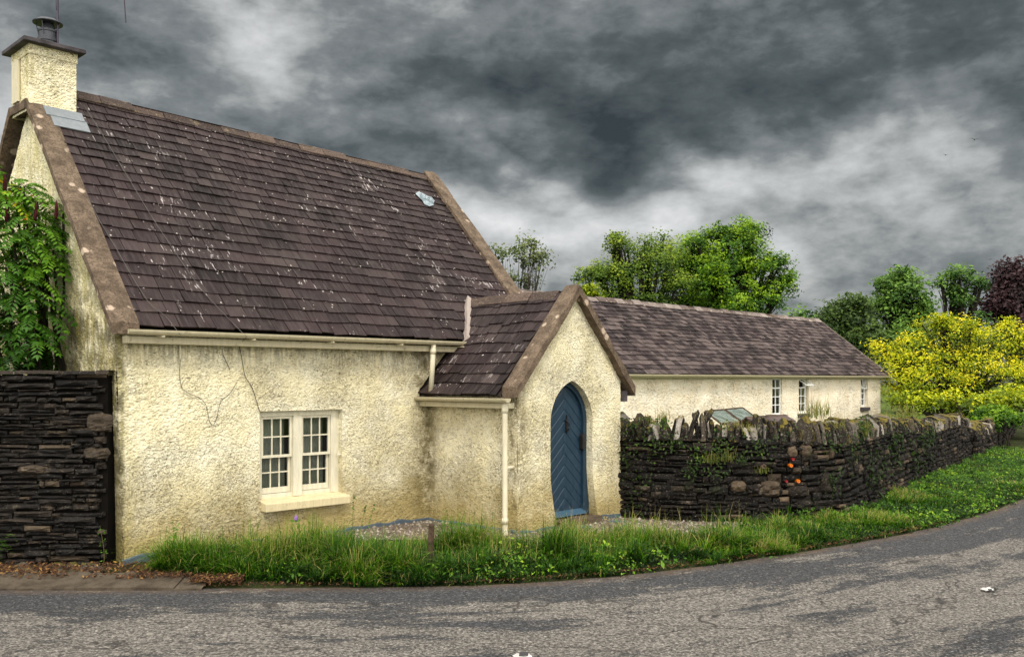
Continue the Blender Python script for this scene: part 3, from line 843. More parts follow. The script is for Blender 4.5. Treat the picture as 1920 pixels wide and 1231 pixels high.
for a, b in ((fx0 + .08, cxm - .07), (cxm + .07, fx1 - .08)):
    n = 40; xs = np.linspace(a, b, n)
    for z0, z1, k in ((.60, 1.02, 0.0), (1.06, 1.56, .02)):
        v = [(x, FD + .17 + k + .008 * sin(x * 120), z) for z in (z0, z1) for x in xs]
        mb.add(v, gridf(n, 2))
mb.build('net_curtain', M['curtain'], win)
mb = MB()
box(mb, WS0 - .05, WS1 + .05, .30, 1.6, .3, 1.9)
mb.build('interior', M['interior'], win)
mb = MB()
hexa(mb, [(1.665, -.115, .405), (2.90, -.115, .405), (2.90, .10, .415), (1.665, .10, .415)], [(1.665, -.12, .505), (2.90, -.12, .505), (2.90, .12, .55), (1.665, .12, .55)])
mb.build('sill', M['sillpaint'], win, bevel=.008)
mb = MB(); tube(mb, [(2.845, .03, 1.03), (2.80, .02, 1.03), (2.80, .02, 1.10)], .014, 6); mb.build('stay', M['windowpaint'], win)

# ---- porch
po = empty('porch'); po.parent = cot
PC, PA, SPR, APX = 5.385, .435, 1.42, 1.99
PR = (PA ** 2 + (APX - SPR) ** 2) / (2 * PA)
def arch(s):
    x = abs(s - PC)
    if x >= PA: return SPR
    return SPR + math.sqrt(max(0, PR ** 2 - (x - (PA - PR)) ** 2))
flare = lambda z: .10 * np.clip((.8 - z) / .8, 0, 1) ** 1.6
PE, PEZ, PT = 4.13, 1.80, 1.09          # porch eave line
PMID = 5.42
proof = lambda s: PEZ + PT * ((s if s < PMID else 2 * PMID - s) - PE)
ptop = lambda s: proof(s) - .03
mb = MB()
ppos = lambda u, z: np.stack([u + flare(z) * np.clip((u - 4.32) / .5, 0, 1), np.full_like(u, -1.75) - .4 * flare(z) * np.clip((u - 4.32) / .5, 0, 1), z], 1)
def pedge(u, z):
    x = np.abs(u - PC); zz = SPR + np.sqrt(np.maximum(0, PR ** 2 - (np.minimum(x, PA) - (PA - PR)) ** 2))
    return np.where(x > PA, x - PA, np.maximum(z - zz, 0)) + .003
sl, sr = PC - PA, PC + PA
SP2 = .016
wall_patch(mb, lsp(4.32, sl, SP2), lambda u: -.1, ptop, SP2, ppos, NF, pedge)
wall_patch(mb, lsp(sr, 6.45, SP2), lambda u: -.1, ptop, SP2, ppos, NF, pedge)
wall_patch(mb, PC + PA * -np.cos(np.linspace(0, pi, 70)), arch, ptop, SP2, ppos, NF, pedge)
wall_patch(mb, lsp(0, -1.75, SP2), lambda u: -.1, lambda u: 1.86, SP2, lambda u, z: np.stack([np.full_like(u, 4.32), u, z], 1), (-1, 0, 0), lambda u, z: 1.75 + u + .002)
wall_patch(mb, lsp(-1.75, 0, .03), lambda u: -.1, lambda u: 1.86, .03, lambda u, z: np.stack([6.45 + flare(z), u - .4 * flare(z) * (u < -1.6), z], 1), (1, 0, 0), lambda u, z: u + 1.75)
# reveal of the door arch
zs = np.linspace(0, SPR, 60); an = np.linspace(0, pi, 60)
path = [(sl, z) for z in zs] + [(PC - PA * cos(a), arch(PC - PA * cos(a))) for a in an[1:-1]] + [(sr, z) for z in zs[::-1]]
path = np.array(path)
dl = np.linspace(-1.752, -1.56, 12)
P = np.array([(p[0] + flare(p[1]), d - .4 * flare(p[1]), p[1]) for d in dl for p in path])
dn = wdisp(P, .5) * np.repeat(np.clip((dl + 1.752) / .03, 0, 1), len(path))
cen = np.array([PC, 0, 1.2]); nn = cen - P; nn[:, 1] = 0; nn /= np.linalg.norm(nn, axis=1)[:, None]
mb.add(P + nn * dn[:, None], gridf(len(path), len(dl), 0, True))
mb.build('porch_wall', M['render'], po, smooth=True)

# porch roof
PSI = math.atan(PT); cq, sq = cos(PSI), sin(PSI); PSL = (PMID - PE) / cq
mb = MB()
rg = np.random.default_rng(11)
kp = lambda x, y: True
slates(mb, (PE, .55, PEZ), (0, -1, 0), (cq, 0, sq), (-sq, 0, cq), 2.10, PSL, .19, .215, rg, lambda x, y: (.55 - x < .03 and True) or (PEZ + y * sq > EZ + KS * (.55 - x + .2) - .12))
slates(mb, (2 * PMID - PE, -1.55, PEZ), (0, 1, 0), (-cq, 0, sq), (sq, 0, cq), 2.10, PSL, .19, .215, rg, lambda x, y: x - 1.55 < .03 or PEZ + y * sq > EZ + KS * (x - 1.55 + .2) - .12)
for sgn in (0, 1):
    m_ = lambda s: 2 * PMID - s if sgn else s
    mb.add([(m_(PE + .02), -1.6, PEZ - .01), (m_(PE + .02), 0.0, PEZ - .01), (m_(PMID), .6, proof(PMID) - .03), (m_(PMID), -1.6, proof(PMID) - .03)], [(0, 1, 2, 3) if sgn else (3, 2, 1, 0)], 0.0)
prf = mb.build('porch_roof', M['slate_porch'], po)
mb = MB(); ridge(mb, (PMID, -1.5, proof(PMID) + .04), (PMID, .52, proof(PMID) + .02), .12, .12, .45, np.random.default_rng(6)); mb.build('ridge_tiles', M['ridge'], prf)
# valley flashing standing along the junction of the two roofs
mb = MB()
v0 = np.array([4.85, -.22, 2.56]); v1 = np.array([PMID - .02, .36, 3.19])
N = 14; v = []
for i in range(N):
    t = i / (N - 1); p = v0 + (v1 - v0) * t; w = .055 + .02 * sin(5 * t + 1) ** 2
    v += [p + np.array([-w * .35, -.02, .09 + .01 * sin(9 * t)]), p + np.array([w * .6, -.05, .05]), p + np.array([w, -.10, -.04]), p + np.array([-w, .02, -.03])]
f = []
for i in range(N - 1):
    for k in range(4): f.append((4 * i + k, 4 * i + (k + 1) % 4, 4 * i + 4 + (k + 1) % 4, 4 * i + 4 + k))
f += [(0, 1, 2, 3), (4 * N - 1, 4 * N - 2, 4 * N - 3, 4 * N - 4)]
mb.add(v, f); tag(mb.build('valley_flashing', M['valley'], prf), 'pale rust-stained lead flashing in the valley')
mb = MB()
hexa(mb, [(PE + .02, .0, PEZ - .02), (PE + .02, -.05, PEZ - .02), (4.85, -.05, 2.50), (4.85, 0, 2.50)], [(PE + .02, .0, PEZ + .07), (PE + .02, -.05, PEZ + .045), (4.85, -.05, 2.60), (4.85, 0, 2.62)])
mb.build('verge_flashing', M['mortar_dark'], prf)
PTOP = [(PE + .06, PEZ + .10), (PMID, proof(PMID) + .085), (2 * PMID - PE - .06, PEZ + .10)]
coping_yz('porch_coping', -1.87, -1.60, PTOP, .13, po, M['coping'], swap=True, seed=3)
mb = MB(); box(mb, 6.46, 6.55, -1.80, -1.70, 1.69, 1.84); mb.build('corbel', M['cap'], po)

# door
dr = empty('door'); dr.parent = cot
mb = MB()
us = np.linspace(sl - .0, sr + .06, 116); nz = 250
P = []
for t in np.linspace(0, 1, nz):
    for u in us:
        P.append((u, t))
P = np.array(P); hi = np.array([arch(min(max(u, sl + .001), sr - .001)) - .0 for u in us]); hi = np.tile(hi, nz)
z = .13 + P[:, 1] * (hi - .13); u = P[:, 0]
g = ((z + .95 * np.abs(u - (PC + .02))) / .152) % 1.0
gd = np.exp(-((g - .5) / .045) ** 2)
cd = np.exp(-((u - PC - .02) / .006) ** 2)
d = -1.60 + .012 * np.maximum(gd, cd * .5) + .002 * vnoise(np.stack([u * 12, z * 3, z * 0], 1))
mb.add(np.stack([u, d, z], 1), gridf(len(us), nz)); mb.build('door_panel', M['door'], dr, smooth=True)
mb = MB()
inner = []; outer = []
for s, z in path[5:-5]:
    vx, vz = PC - s, (min(1.3, z) - z)
    L = math.hypot(vx, vz) + 1e-6
    outer.append((s + (.03 if s > PC and z < 1.2 else 0) - vx / L * .02, max(z, .13))); inner.append((s + vx / L * .07, max(.13, z + vz / L * .07)))
V = [(a, -1.645, b) for a, b in outer] + [(a, -1.645, b) for a, b in inner] + [(a, -1.595, b) for a, b in inner]
mb.add(V, gridf(len(outer), 3)); mb.build('door_frame', M['door'], dr)
mb = MB()
hexa(mb, [(sl, -1.665, .135), (sr - .02, -1.665, .135), (sr - .02, -1.60, .135), (sl, -1.60, .135)], [(sl, -1.64, .19), (sr - .02, -1.64, .19), (sr - .02, -1.60, .21), (sl, -1.60, .21)])
mb.build('weatherboard', M['weatherboard'], dr, bevel=.004)
mb = MB()
prism(mb, [(5.42, 1.30), (5.435, 1.27), (5.45, 1.30), (5.455, 1.36), (5.447, 1.42), (5.462, 1.44), (5.447, 1.46), (5.435, 1.52), (5.423, 1.46), (5.408, 1.44), (5.423, 1.42), (5.415, 1.36)], lambda p, t: (p[0], t, p[1]), -1.60, -1.625)
tube(mb, [(5.435, -1.62, 1.43), (5.435, -1.66, 1.40), (5.435, -1.66, 1.33), (5.435, -1.63, 1.31)], .011, 7)
mb.build('knocker', M['black_iron'], dr, bevel=.002)
mb = MB()
prism(mb, [(5.71, 1.04), (5.745, 1.02), (5.765, 1.06), (5.765, 1.22), (5.745, 1.26), (5.71, 1.22)], lambda p, t: (p[0], t, p[1]), -1.60, -1.665)
tube(mb, [(5.74, -1.66, 1.16), (5.74, -1.71, 1.16), (5.66, -1.71, 1.155)], .010, 7)
mb.build('door_handle', M['black_iron'], dr, bevel=.003)
mb = MB()
rg = np.random.default_rng(2)
xs = np.linspace(5.02, 5.90, 14); ys = np.linspace(-1.86, -1.58, 6)
topv = [(x, y, .115 + .012 * float(vnoise(np.array([[x * 6, y * 6, 1]]))[0])) for y in ys for x in xs]
mb.add(topv, gridf(14, 6))
mb.add([(x, -1.86, z) for z in (-.05, .115) for x in xs], gridf(14, 2)); mb.add([(5.90, y, z) for z in (-.05, .115) for y in ys], gridf(6, 2))
mb.build('door_step', M['step'], cot)
mb = MB()
for k in range(5):
    x = 4.98 + k * .24; box(mb, x, x + .225, -2.10 + .02 * sin(k), -1.90, -.05, .03 + .008 * sin(k * 2))
mb.build('step_edging', M['plinth'], cot, bevel=.012)
# ================================================================ long low outbuilding
BO = np.array([7.9 - 9 * U[0], 28 - 9 * U[1], 0.0])
out = empty('outbuilding', tuple(BO), TH)
tag(out, 'long low cream outbuilding with mossy slate roof behind the stone wall', 'outbuilding')
BL, BW, BE, BR = 16.4, 4.88, 2.17, 4.09
bwin = []                                     # window openings s0,s1,z0,z1
def bs(px, Y=None):                           # s on the front line under a picture column
    k = (px - CX) / F
    return (k * BO[1] - BO[0]) / (U[0] - k * U[1])
for pa, pb, z0, z1 in ((1448, 1466, .95, 2.04), (1498, 1516, .97, 2.04), (1614, 1627, 1.08, 2.04)):
    bwin.append((bs(pa), bs(pb), z0, z1))
mb = MB()
pos = lambda u, z: np.stack([u, np.zeros_like(u), z], 1)
cuts = [0] + [x for w in bwin for x in w[:2]] + [BL]
for i in range(len(cuts) - 1):
    a, b = cuts[i], cuts[i + 1]
    if i % 2 == 0:
        wall_patch(mb, lsp(a, b, .06), lambda u: -.1, lambda u: BE, .06, pos, NF, lambda u, z: np.minimum(u - a, b - u) + .002, False, 1.3)
    else:
        w = bwin[i // 2]
        wall_patch(mb, lsp(a, b, .06), lambda u: -.1, lambda u: w[2], .06, pos, NF, lambda u, z: np.minimum(u - a, b - u) + .002)
        wall_patch(mb, lsp(a, b, .06), lambda u: w[3], lambda u: BE, .06, pos, NF)
        for q in ([(a, 0, w[2]), (a, .22, w[2]), (a, .22, w[3]), (a, 0, w[3])], [(b, .22, w[2]), (b, 0, w[2]), (b, 0, w[3]), (b, .22, w[3])],
                  [(a, 0, w[3]), (a, .22, w[3]), (b, .22, w[3]), (b, 0, w[3])], [(a, .22, w[2]), (a, 0, w[2]), (b, 0, w[2]), (b, .22, w[2])]):
            mb.add(q, [(0, 1, 2, 3)])
gt = lambda d: BE + (BR - BE) * (1 - abs(d - BW / 2) / (BW / 2)) - .05
wall_patch(mb, lsp(0, BW, .1), lambda u: -.1, gt, .1, lambda u, z: np.stack([np.full_like(u, BL), u, z], 1), (1, 0, 0))
wall_patch(mb, lsp(0, BW, .1), lambda u: -.1, gt, .1, lambda u, z: np.stack([np.full_like(u, 0), u, z], 1), (-1, 0, 0), None, True)
wall_patch(mb, lsp(0, BL, .3), lambda u: -.1, lambda u: BE, .3, lambda u, z: np.stack([u, np.full_like(u, BW), z], 1), (0, 1, 0), None, True)
mb.build('wall', M['render_far'], out, smooth=True)
mb = MB()
a2 = math.atan((BR - BE) / (BW / 2)); c2, s2 = cos(a2), sin(a2)
slates(mb, (-.1, -.22, BE - .02), (1, 0, 0), (0, c2, s2), (0, -s2, c2), BL + .32, (BW / 2 + .22) / c2, .19, .24, np.random.default_rng(21), None, .014, .022, .35)
slates(mb, (BL + .22, BW + .22, BE - .02), (-1, 0, 0), (0, -c2, s2), (0, s2, c2), BL + .32, (BW / 2 + .22) / c2, .45, .6, np.random.default_rng(22))
zr = BE - .02 + (BW / 2 + .22) * s2 / c2
mb.add([(-.1, -.2, BE - .04), (BL + .2, -.2, BE - .04), (BL + .2, BW / 2, zr - .02), (-.1, BW / 2, zr - .02), (BL + .2, BW + .2, BE - .04), (-.1, BW + .2, BE - .04)], [(0, 1, 2, 3), (3, 2, 4, 5)], 0.0)
brf = mb.build('roof', M['slate_far'], out)
mb = MB(); ridge(mb, (-.1, BW / 2, zr + .04), (BL + .2, BW / 2, zr + .04), .16, .13, .40, np.random.default_rng(8)); mb.build('ridge_tiles', M['ridge_far'], brf)
mb = MB(); hexa(mb, [(BL + .2, -.25, BE - .10), (BL + .24, -.25, BE - .10), (BL + .24, BW / 2, zr - .08), (BL + .2, BW / 2, zr - .08)], [(BL + .2, -.25, BE + .02), (BL + .24, -.25, BE + .02), (BL + .24, BW / 2, zr + .04), (BL + .2, BW / 2, zr + .04)])
mb.build('bargeboard', M['ridge_far'], brf)
mb = MB(); gutter(mb, (-.1, -.25, BE - .03), (BL + .18, -.25, BE - .03), (0, -1, 0), .07)
box(mb, -.05, BL + .1, -.16, -.012, BE - .13, BE - .03)
mb.build('gutter', M['gutterpaint'], out)
for i, (a, b, z0, z1) in enumerate(bwin):
    w = empty('window'); w.parent = out
    lab = ['', 'narrow window whose top light is propped open', ''][i]
    wid = b - a
    mb = MB(); dd = .03 + .02 * i
    fr_ = .035; xr = b - (.10 if i else .03)
    box(mb, a, a + fr_, dd, dd + .06, z0, z1); box(mb, xr - fr_, xr, dd, dd + .06, z0, z1)
    box(mb, a + fr_, xr - fr_, dd + .001, dd + .059, z0, z0 + .06); box(mb, a + fr_, xr - fr_, dd + .001, dd + .059, z1 - fr_, z1)
    zt = z1 - .28
    box(mb, a + fr_, xr - fr_, dd + .002, dd + .058, zt - .02, zt + .02)
    cx_ = (a + xr) / 2
    box(mb, cx_ - .013, cx_ + .013, dd + .01, dd + .05, z0 + .06, zt - .02)
    for k in (1, 2):
        z = z0 + .06 + (zt - .08 - z0) * k / 3
        for xa, xb in ((a + fr_, cx_ - .013), (cx_ + .013, xr - fr_)): box(mb, xa, xb, dd + .011, dd + .049, z - .012, z + .012)
    if i == 0: box(mb, cx_ - .013, cx_ + .013, dd + .01, dd + .05, zt + .02, z1 - fr_)
    mb.build('frame', M['white'], w)
    panes(a + .02, xr - .02, z0 + .04, zt if i else z1 - .02, dd + .03, w)
    mb = MB(); box(mb, a - .01, b + .01, .21, .9, z0 - .02, z1 + .01); mb.build('interior', M['interior'], w)
    if i:
        mb = MB(); L = .30; an_ = radians(58 if i == 1 else 12)
        for xa, xb in ((a + .02, a + .05), (cx_ - .012, cx_ + .012), (xr - .05, xr - .02)):
            hexa(mb, [(xa, dd - .01 - L * sin(an_), z1 - .03 - L * cos(an_)), (xb, dd - .01 - L * sin(an_), z1 - .03 - L * cos(an_)), (xb, dd, z1 - .03), (xa, dd, z1 - .03)],
                 [(xa, dd - .01 - L * sin(an_) - .02, z1 - .02 - L * cos(an_)), (xb, dd - .01 - L * sin(an_) - .02, z1 - .02 - L * cos(an_)), (xb, dd - .02, z1 - .01), (xa, dd - .02, z1 - .01)])
        y_ = dd - .01 - L * sin(an_); z_ = z1 - .025 - L * cos(an_)
        box(mb, a + .02, xr - .02, y_ - .022, y_ + .0, z_ - .025, z_ + .01)
        tl = mb.build('top_light', M['white'], w)
        if lab: tl['label'] = 'white top light propped open on its stay'
    mb = MB(); box(mb, a - .08, b + .06, -.07, .05, z0 - .13, z0 - .02); mb.build('sill', M['cap'] if i else M['white'], w)

# cold frame and low shed roof seen over the stone wall
cfb = at(1345, 715, 19.5); cfb[2] = 0
cf = empty('cold_frame', tuple(cfb)); tag(cf, 'glazed cold frame with sloping lights in front of the outbuilding wall', 'cold frame')
mb = MB(); g2_ = MB()
A0, B0 = at(1322, 771, 19.0), at(1394, 764, 20.6); A1, B1 = at(1352, 794, 18.2), at(1432, 791, 19.8)
for i in range(2):
    t0, t1 = i * .5, i * .5 + .47
    p = [A0 + (B0 - A0) * t0, A0 + (B0 - A0) * t1, A1 + (B1 - A1) * t1, A1 + (B1 - A1) * t0]
    p = [q - cfb for q in p]
    g2_.add(p, [(0, 1, 2, 3)])
    for k in range(4): tube(mb, [p[k], p[(k + 1) % 4]], .022, 4)
for q in (A0, B0, A1, B1): tube(mb, [q - cfb, (q - cfb) * np.array([1, 1, 0])], .025, 4)
mb.build('frame', M['wood'], cf)
def m_coldglass():
    m = Mat('algae_glass'); v = m.obj(); n = m.noise(v, 3, 5, .7)
    c = m.mix(m.rng(n, .35, .65), (0.10, 0.13, 0.10), (0.26, 0.30, 0.26))
    return m.out(c, .12, None, .5)
g2_.build('glass_light', m_coldglass(), cf)
sh = at(1455, 715, 17.5); sh[2] = 0
shd = empty('low_shed', tuple(sh), TH); tag(shd, 'low shed with purple slate roof just showing over the wall top', 'shed')
mb = MB(); slates(mb, (-.75, -.5, .90), (1, 0, 0), (0, .86, .51), (0, -.51, .86), 1.5, .8, .2, .25, np.random.default_rng(31)); slates(mb, (.75, .88, .90), (-1, 0, 0), (0, -.86, .51), (0, .51, .86), 1.5, .8, .2, .25, np.random.default_rng(32))
mb.build('roof', M['slate_far'], shd)
mb = MB(); ridge(mb, (-.75, .19, 1.33), (.75, .19, 1.33), .1, .08, .4, np.random.default_rng(9)); mb.build('ridge_tiles', M['ridge'], shd)
mb = MB(); box(mb, -.7, .7, -.4, .78, 0, .93); mb.build('wall', M['render_far'], shd)

# ================================================================ setting
gz = -0.06
mb = MB(); n = 60
xs = np.concatenate([-np.geomspace(400, 1, 30), np.geomspace(1, 400, 30)])
X, Y = np.meshgrid(xs, xs + 15)
Z = gz - .04 + 0 * X
mb.add(np.stack([X.ravel(), Y.ravel(), Z.ravel()], 1), gridf(n, n)); tag(mb.build('ground', M['meadow']), kind='structure')

RE = np.array([(-60, 8.93), (-20, 8.93), (-4.9, 8.93), (-3.87, 8.93), (-3.14, 8.95), (-2.86, 8.98), (-1.85, 9.02), (-.83, 9.07), (-.05, 9.16), (.75, 9.43), (1.32, 9.65), (1.94, 10.0), (2.6, 10.38),
               (3.34, 10.87), (4.17, 11.45), (5.14, 12.2), (6.39, 13.35), (7.35, 14.33), (8.61, 15.74), (10.0, 17.4), (12.2, 20.2), (15, 24.2), (18, 29), (24, 40)], float)
def resample(P, st):
    P = np.asarray(P, float); d = np.concatenate([[0], np.cumsum(np.linalg.norm(np.diff(P, axis=0), axis=1))])
    t = np.arange(0, d[-1], st); return np.stack([np.interp(t, d, P[:, 0]), np.interp(t, d, P[:, 1])], 1), t
E2, ET = resample(RE, .10)
for _ in range(30): E2[1:-1] = (E2[:-2] + 2 * E2[1:-1] + E2[2:]) / 4
Tn = np.gradient(E2, axis=0); Tn /= np.linalg.norm(Tn, axis=1)[:, None]
Nn = np.stack([Tn[:, 1], -Tn[:, 0]], 1)       # towards the camera side
# clean road strip
ac = np.concatenate([np.linspace(0, 2, 30), np.linspace(2.2, 14, 40)])
jit = .035 * fbm(np.stack([ET * 2.2, ET * 0, ET * 0], 1), 3)
V = []; LN = []
for k, a in enumerate(ac):
    p = E2 + Nn * (a + jit * np.exp(-a * 3))[:, None] if False else E2 + Nn * (a + jit * math.exp(-a * 3))[:, None]
    V.append(np.concatenate([p, np.full((len(p), 1), .0) + .012 * fbm(np.stack([ET * .8, ET * 0 + a, ET * 0], 1), 2)[:, None] * min(1, a)], 1)); LN.append(np.stack([ET, ET * 0 + a, ET * 0], 1))
mb = MB(); mb.add(np.concatenate(V), gridf(len(E2), len(ac), 0, True))
road = tag(mb.build('road', M['road'], smooth=True), kind='structure')
at_ = road.data.attributes.new('lane', 'FLOAT_VECTOR', 'POINT'); at_.data.foreach_set('vector', np.concatenate(LN).astype(np.float32).ravel())

def at_t(t):                                   # road-edge point, tangent, inward (away from camera) normal at arc length
    p = np.array([np.interp(t, ET, E2[:, 0]), np.interp(t, ET, E2[:, 1])]); q = np.array([np.interp(t, ET, Nn[:, 0]), np.interp(t, ET, Nn[:, 1])])
    return p, -q
T0 = float(np.interp(-4.9, E2[:, 0], ET)); TE = ET[-1]

# verge soil: a bank of earth between road edge and walls
aw = np.linspace(-.02, 6, 36)
def vergez(t, a):
    far = np.clip((t - T0 - 8) / 8, 0, 1)
    base = .015 + .035 * np.clip(a / .35, 0, 1) + far * .02
    return base
gpoly = [tuple(wld(1.7, -.40)[:2]), tuple(wld(3.0, -1.0)[:2]), tuple(wld(3.7, -1.9)[:2]), tuple(wld(4.3, -2.75)[:2]), (.9, 11.15), (2.2, 11.25), (3.0, 11.8), (3.9, 12.7), (3.0, 13.3), (1.5, 13.9), (.2, 13.6), tuple(wld(4.4, .1)[:2]), tuple(wld(1.9, .05)[:2])]
def inpoly(P, poly):
    x, y = P[:, 0], P[:, 1]; r = np.zeros(len(P), bool); j = len(poly) - 1
    for i in range(len(poly)):
        xi, yi = poly[i]; xj, yj = poly[j]
        r ^= ((yi > y) != (yj > y)) & (x < (xj - xi) * (y - yi) / (yj - yi + 1e-12) + xi); j = i
    return r
V = []
sel = (ET > T0 - 4) & (ET < TE - .2)
for a in aw:
    p = E2[sel] - Nn[sel] * a
    z = vergez(ET[sel], a) * np.clip((ET[sel] - T0 - 1.75) / .4, .0, 1) + .014 * fbm(np.stack([p[:, 0] * 4, p[:, 1] * 4, p[:, 0] * 0], 1), 3)
    z = np.where(inpoly(p, gpoly), .0, z)
    if a < 0: z[:] = -.03
    V.append(np.concatenate([p, z[:, None]], 1))
mb = MB(); mb.add(np.concatenate(V), gridf(int(sel.sum()), len(aw))); tag(mb.build('verge', M['soil'], smooth=True), kind='structure')

# gravel apron around porch and wall foot
mb = MB()
def ring(poly, z, name, mat):
    bm_ = MB(); bm_.add([(x, y, z) for x, y in poly], [tuple(range(len(poly)))]); return bm_.build(name, mat)
gp = [wld(2.0, -.02), wld(4.32, -.02), wld(4.32, -1.75), wld(5.0, -1.80), wld(6.5, -1.80)]
gv = ring(gpoly, .030, 'gravel', M['gravel']); tag(gv, kind='structure')
rg = np.random.default_rng(12)
q = np.stack([rg.uniform(-3.5, 4.2, 16000), rg.uniform(10, 14, 16000)], 1); q = q[inpoly(q, gpoly)]
n = len(q); sz = rg.uniform(.008, .022, n) * (1 + (rg.random(n) < .06))
oc = np.array([(1, 0, 0), (0, 1, 0), (-1, 0, 0), (0, -1, 0), (0, 0, .7)]); ang = rg.uniform(0, 6.28, n)
v = oc[None] * sz[:, None, None] * rg.uniform(.6, 1.3, (n, 5, 3))
vr = np.stack([v[..., 0] * np.cos(ang)[:, None] - v[..., 1] * np.sin(ang)[:, None], v[..., 0] * np.sin(ang)[:, None] + v[..., 1] * np.cos(ang)[:, None], v[..., 2]], 2)
vr += np.concatenate([q, np.full((n, 1), .030)], 1)[:, None]
f = (np.arange(n)[:, None, None] * 5 + np.array([(0, 1, 4), (1, 2, 4), (2, 3, 4), (3, 0, 4)])[None]).reshape(-1, 3)
mb = MB(); mb.add(vr.reshape(-1, 3), f, np.repeat(rg.random(n), 4)); tag(mb.build('pebbles', M['pebble']), 'loose pale gravel pebbles in front of the porch and wall', 'gravel', kind='stuff')

# concrete edging slabs at the left, rubble and leaf litter behind them
mb = MB(); x = -9.0; rg = np.random.default_rng(5)
while x < -2.95:
    w = rg.uniform(.9, 1.6); x1 = min(x + w, -2.95)
    nx, ny = 16, 8
    gx, gy = np.meshgrid(np.linspace(x + .001, x1 - .001, nx), np.linspace(8.90, 9.33, ny))
    gx = gx.ravel(); gy = gy.ravel() ; gy = gy + np.where(gy > 9.2, .10 * fbm(np.stack([gx * 3, gy * 0, gx * 0], 1), 3), 0)
    z = .022 + .065 * np.clip((gy - 8.9) / .45, 0, 1) + .014 * fbm(np.stack([gx * 5, gy * 5, gx * 0], 1), 3) + rg.normal(0, .003)
    tp = np.stack([gx, gy, z], 1); fr_ = tp[:nx].copy(); fr_[:, 2] = -.05
    mb.add(tp, gridf(nx, ny)); mb.add(np.concatenate([fr_, tp[:nx]]), gridf(nx, 2)); x = x1
tag(mb.build('pavement', M['concrete'], smooth=False), kind='structure')

# ---------------------------------------------------------------- stones
def stone(mb, P, N, Tg, w, h, d, rng, tone, nu=5, nv=4, bulge=.35, rough=.35):
    """pillow-faced stone; P = lower left corner on the face, N outward, Tg along, z up"""
    u = np.linspace(0, 1, nu); v = np.linspace(0, 1, nv); uu, vv = np.meshgrid(u, v); uu = uu.ravel(); vv = vv.ravel()
    cj = rng.normal(0, .10, (2, 2, 2))
    bu = uu + ((1 - uu) * (1 - vv) * cj[0, 0, 0] + uu * (1 - vv) * cj[0, 1, 0] + (1 - uu) * vv * cj[1, 0, 0] + uu * vv * cj[1, 1, 0]) * min(1, h / w) * .9
    bv = vv + ((1 - uu) * (1 - vv) * cj[0, 0, 1] + uu * (1 - vv) * cj[0, 1, 1] + (1 - uu) * vv * cj[1, 0, 1] + uu * vv * cj[1, 1, 1]) * .8
    e = (1 - np.abs(2 * uu - 1) ** 4) * (1 - np.abs(2 * vv - 1) ** 4)
    pr = d * (bulge * e) + d * rough * rng.normal(0, .35, len(uu)) * (.35 + .65 * e)
    L = np.stack([bu * w, pr, bv * h], 1)
    back = L.copy(); back[:, 1] = -.07; cen = np.array([w / 2, 0, h / 2]); back = cen * np.array([1, 0, 1]) + (back - cen * np.array([1, 0, 1])) * np.array([.93, 1, .9])
    idx = np.arange(nu * nv).reshape(nv, nu)
    bd = np.concatenate([idx[0, :-1], idx[:-1, -1], idx[-1, ::-1][:-1], idx[::-1, 0][:-1]])
    m = len(bd)
    pts = np.concatenate([L, back[bd]])
    W_ = P[None] + pts[:, :1] * Tg[None] + pts[:, 1:2] * N[None] + pts[:, 2:3] * np.array([[0, 0, 1.0]])
    f1 = gridf(nu, nv)
    k = np.arange(m); f2 = np.stack([bd[(k + 1) % m], bd[k], nu * nv + k, nu * nv + (k + 1) % m], 1)
    mb.add(W_, np.concatenate([f1, f2]), tone)


class Path:
    def __init__(s, pts, st=.05, sm=0):
        s.P, s.t = resample(pts, st)
        for _ in range(sm): s.P[1:-1] = (s.P[:-2] + 2 * s.P[1:-1] + s.P[2:]) / 4
        T = np.gradient(s.P, axis=0); s.T = T / np.linalg.norm(T, axis=1)[:, None]; s.L = s.t[-1]
    def at(s, t):
        i = lambda c: np.interp(t, s.t, c)
        p = np.array([i(s.P[:, 0]), i(s.P[:, 1]), 0]); T = np.array([i(s.T[:, 0]), i(s.T[:, 1]), 0]); T /= np.linalg.norm(T)
        return p, T, np.array([T[1], -T[0], 0])


def drystone(mb, path, z0, ztop, hr, wr, rng, d=.06, toneskew=1.6, batter=0.0, big=.06, endj=0.0):
    z = z0; r = 0; t_end = path.L
    zmax = max(ztop(t) for t in np.linspace(0, t_end, 20))
    while z < zmax:
        h = rng.uniform(*hr) if rng.random() > big else rng.uniform(hr[1], hr[1] * 1.5)
        t = -rng.random() * .1; t_end = path.L - rng.random() ** 2 * endj
        while t < t_end - .02:
            w = rng.uniform(*wr) * (1 if rng.random() > .35 else .5)
            a = max(t, 0); b = min(t + w, t_end)
            if b - a > .03 and z < ztop((a + b) / 2) - .01:
                p, T, N = path.at(a); p2, _, _ = path.at(b); T = (p2 - p); L = np.linalg.norm(T); T = T / L; N = np.array([T[1], -T[0], 0])
                wob = .020 * sin(a * 1.3 + r * .35) + .012 * sin(a * 4 + r * .5)
                hh = min(h, ztop((a + b) / 2) - z + .02) * rng.uniform(.68, 1.12)
                off = rng.normal(0, .018) - batter * z
                split = rng.random() < .18 and hh > .07
                for s_ in range(2 if split else 1):
                    P = p + N * (off + (rng.normal(0, .01) if split else 0)) + T * .004 + np.array([0, 0, z + wob + s_ * hh / 2])
                    stone(mb, P, N, T, L - .008, (hh / 2 if split else hh) - .006, d, rng, rng.random() ** toneskew)
            t += w
        z += h; r += 1


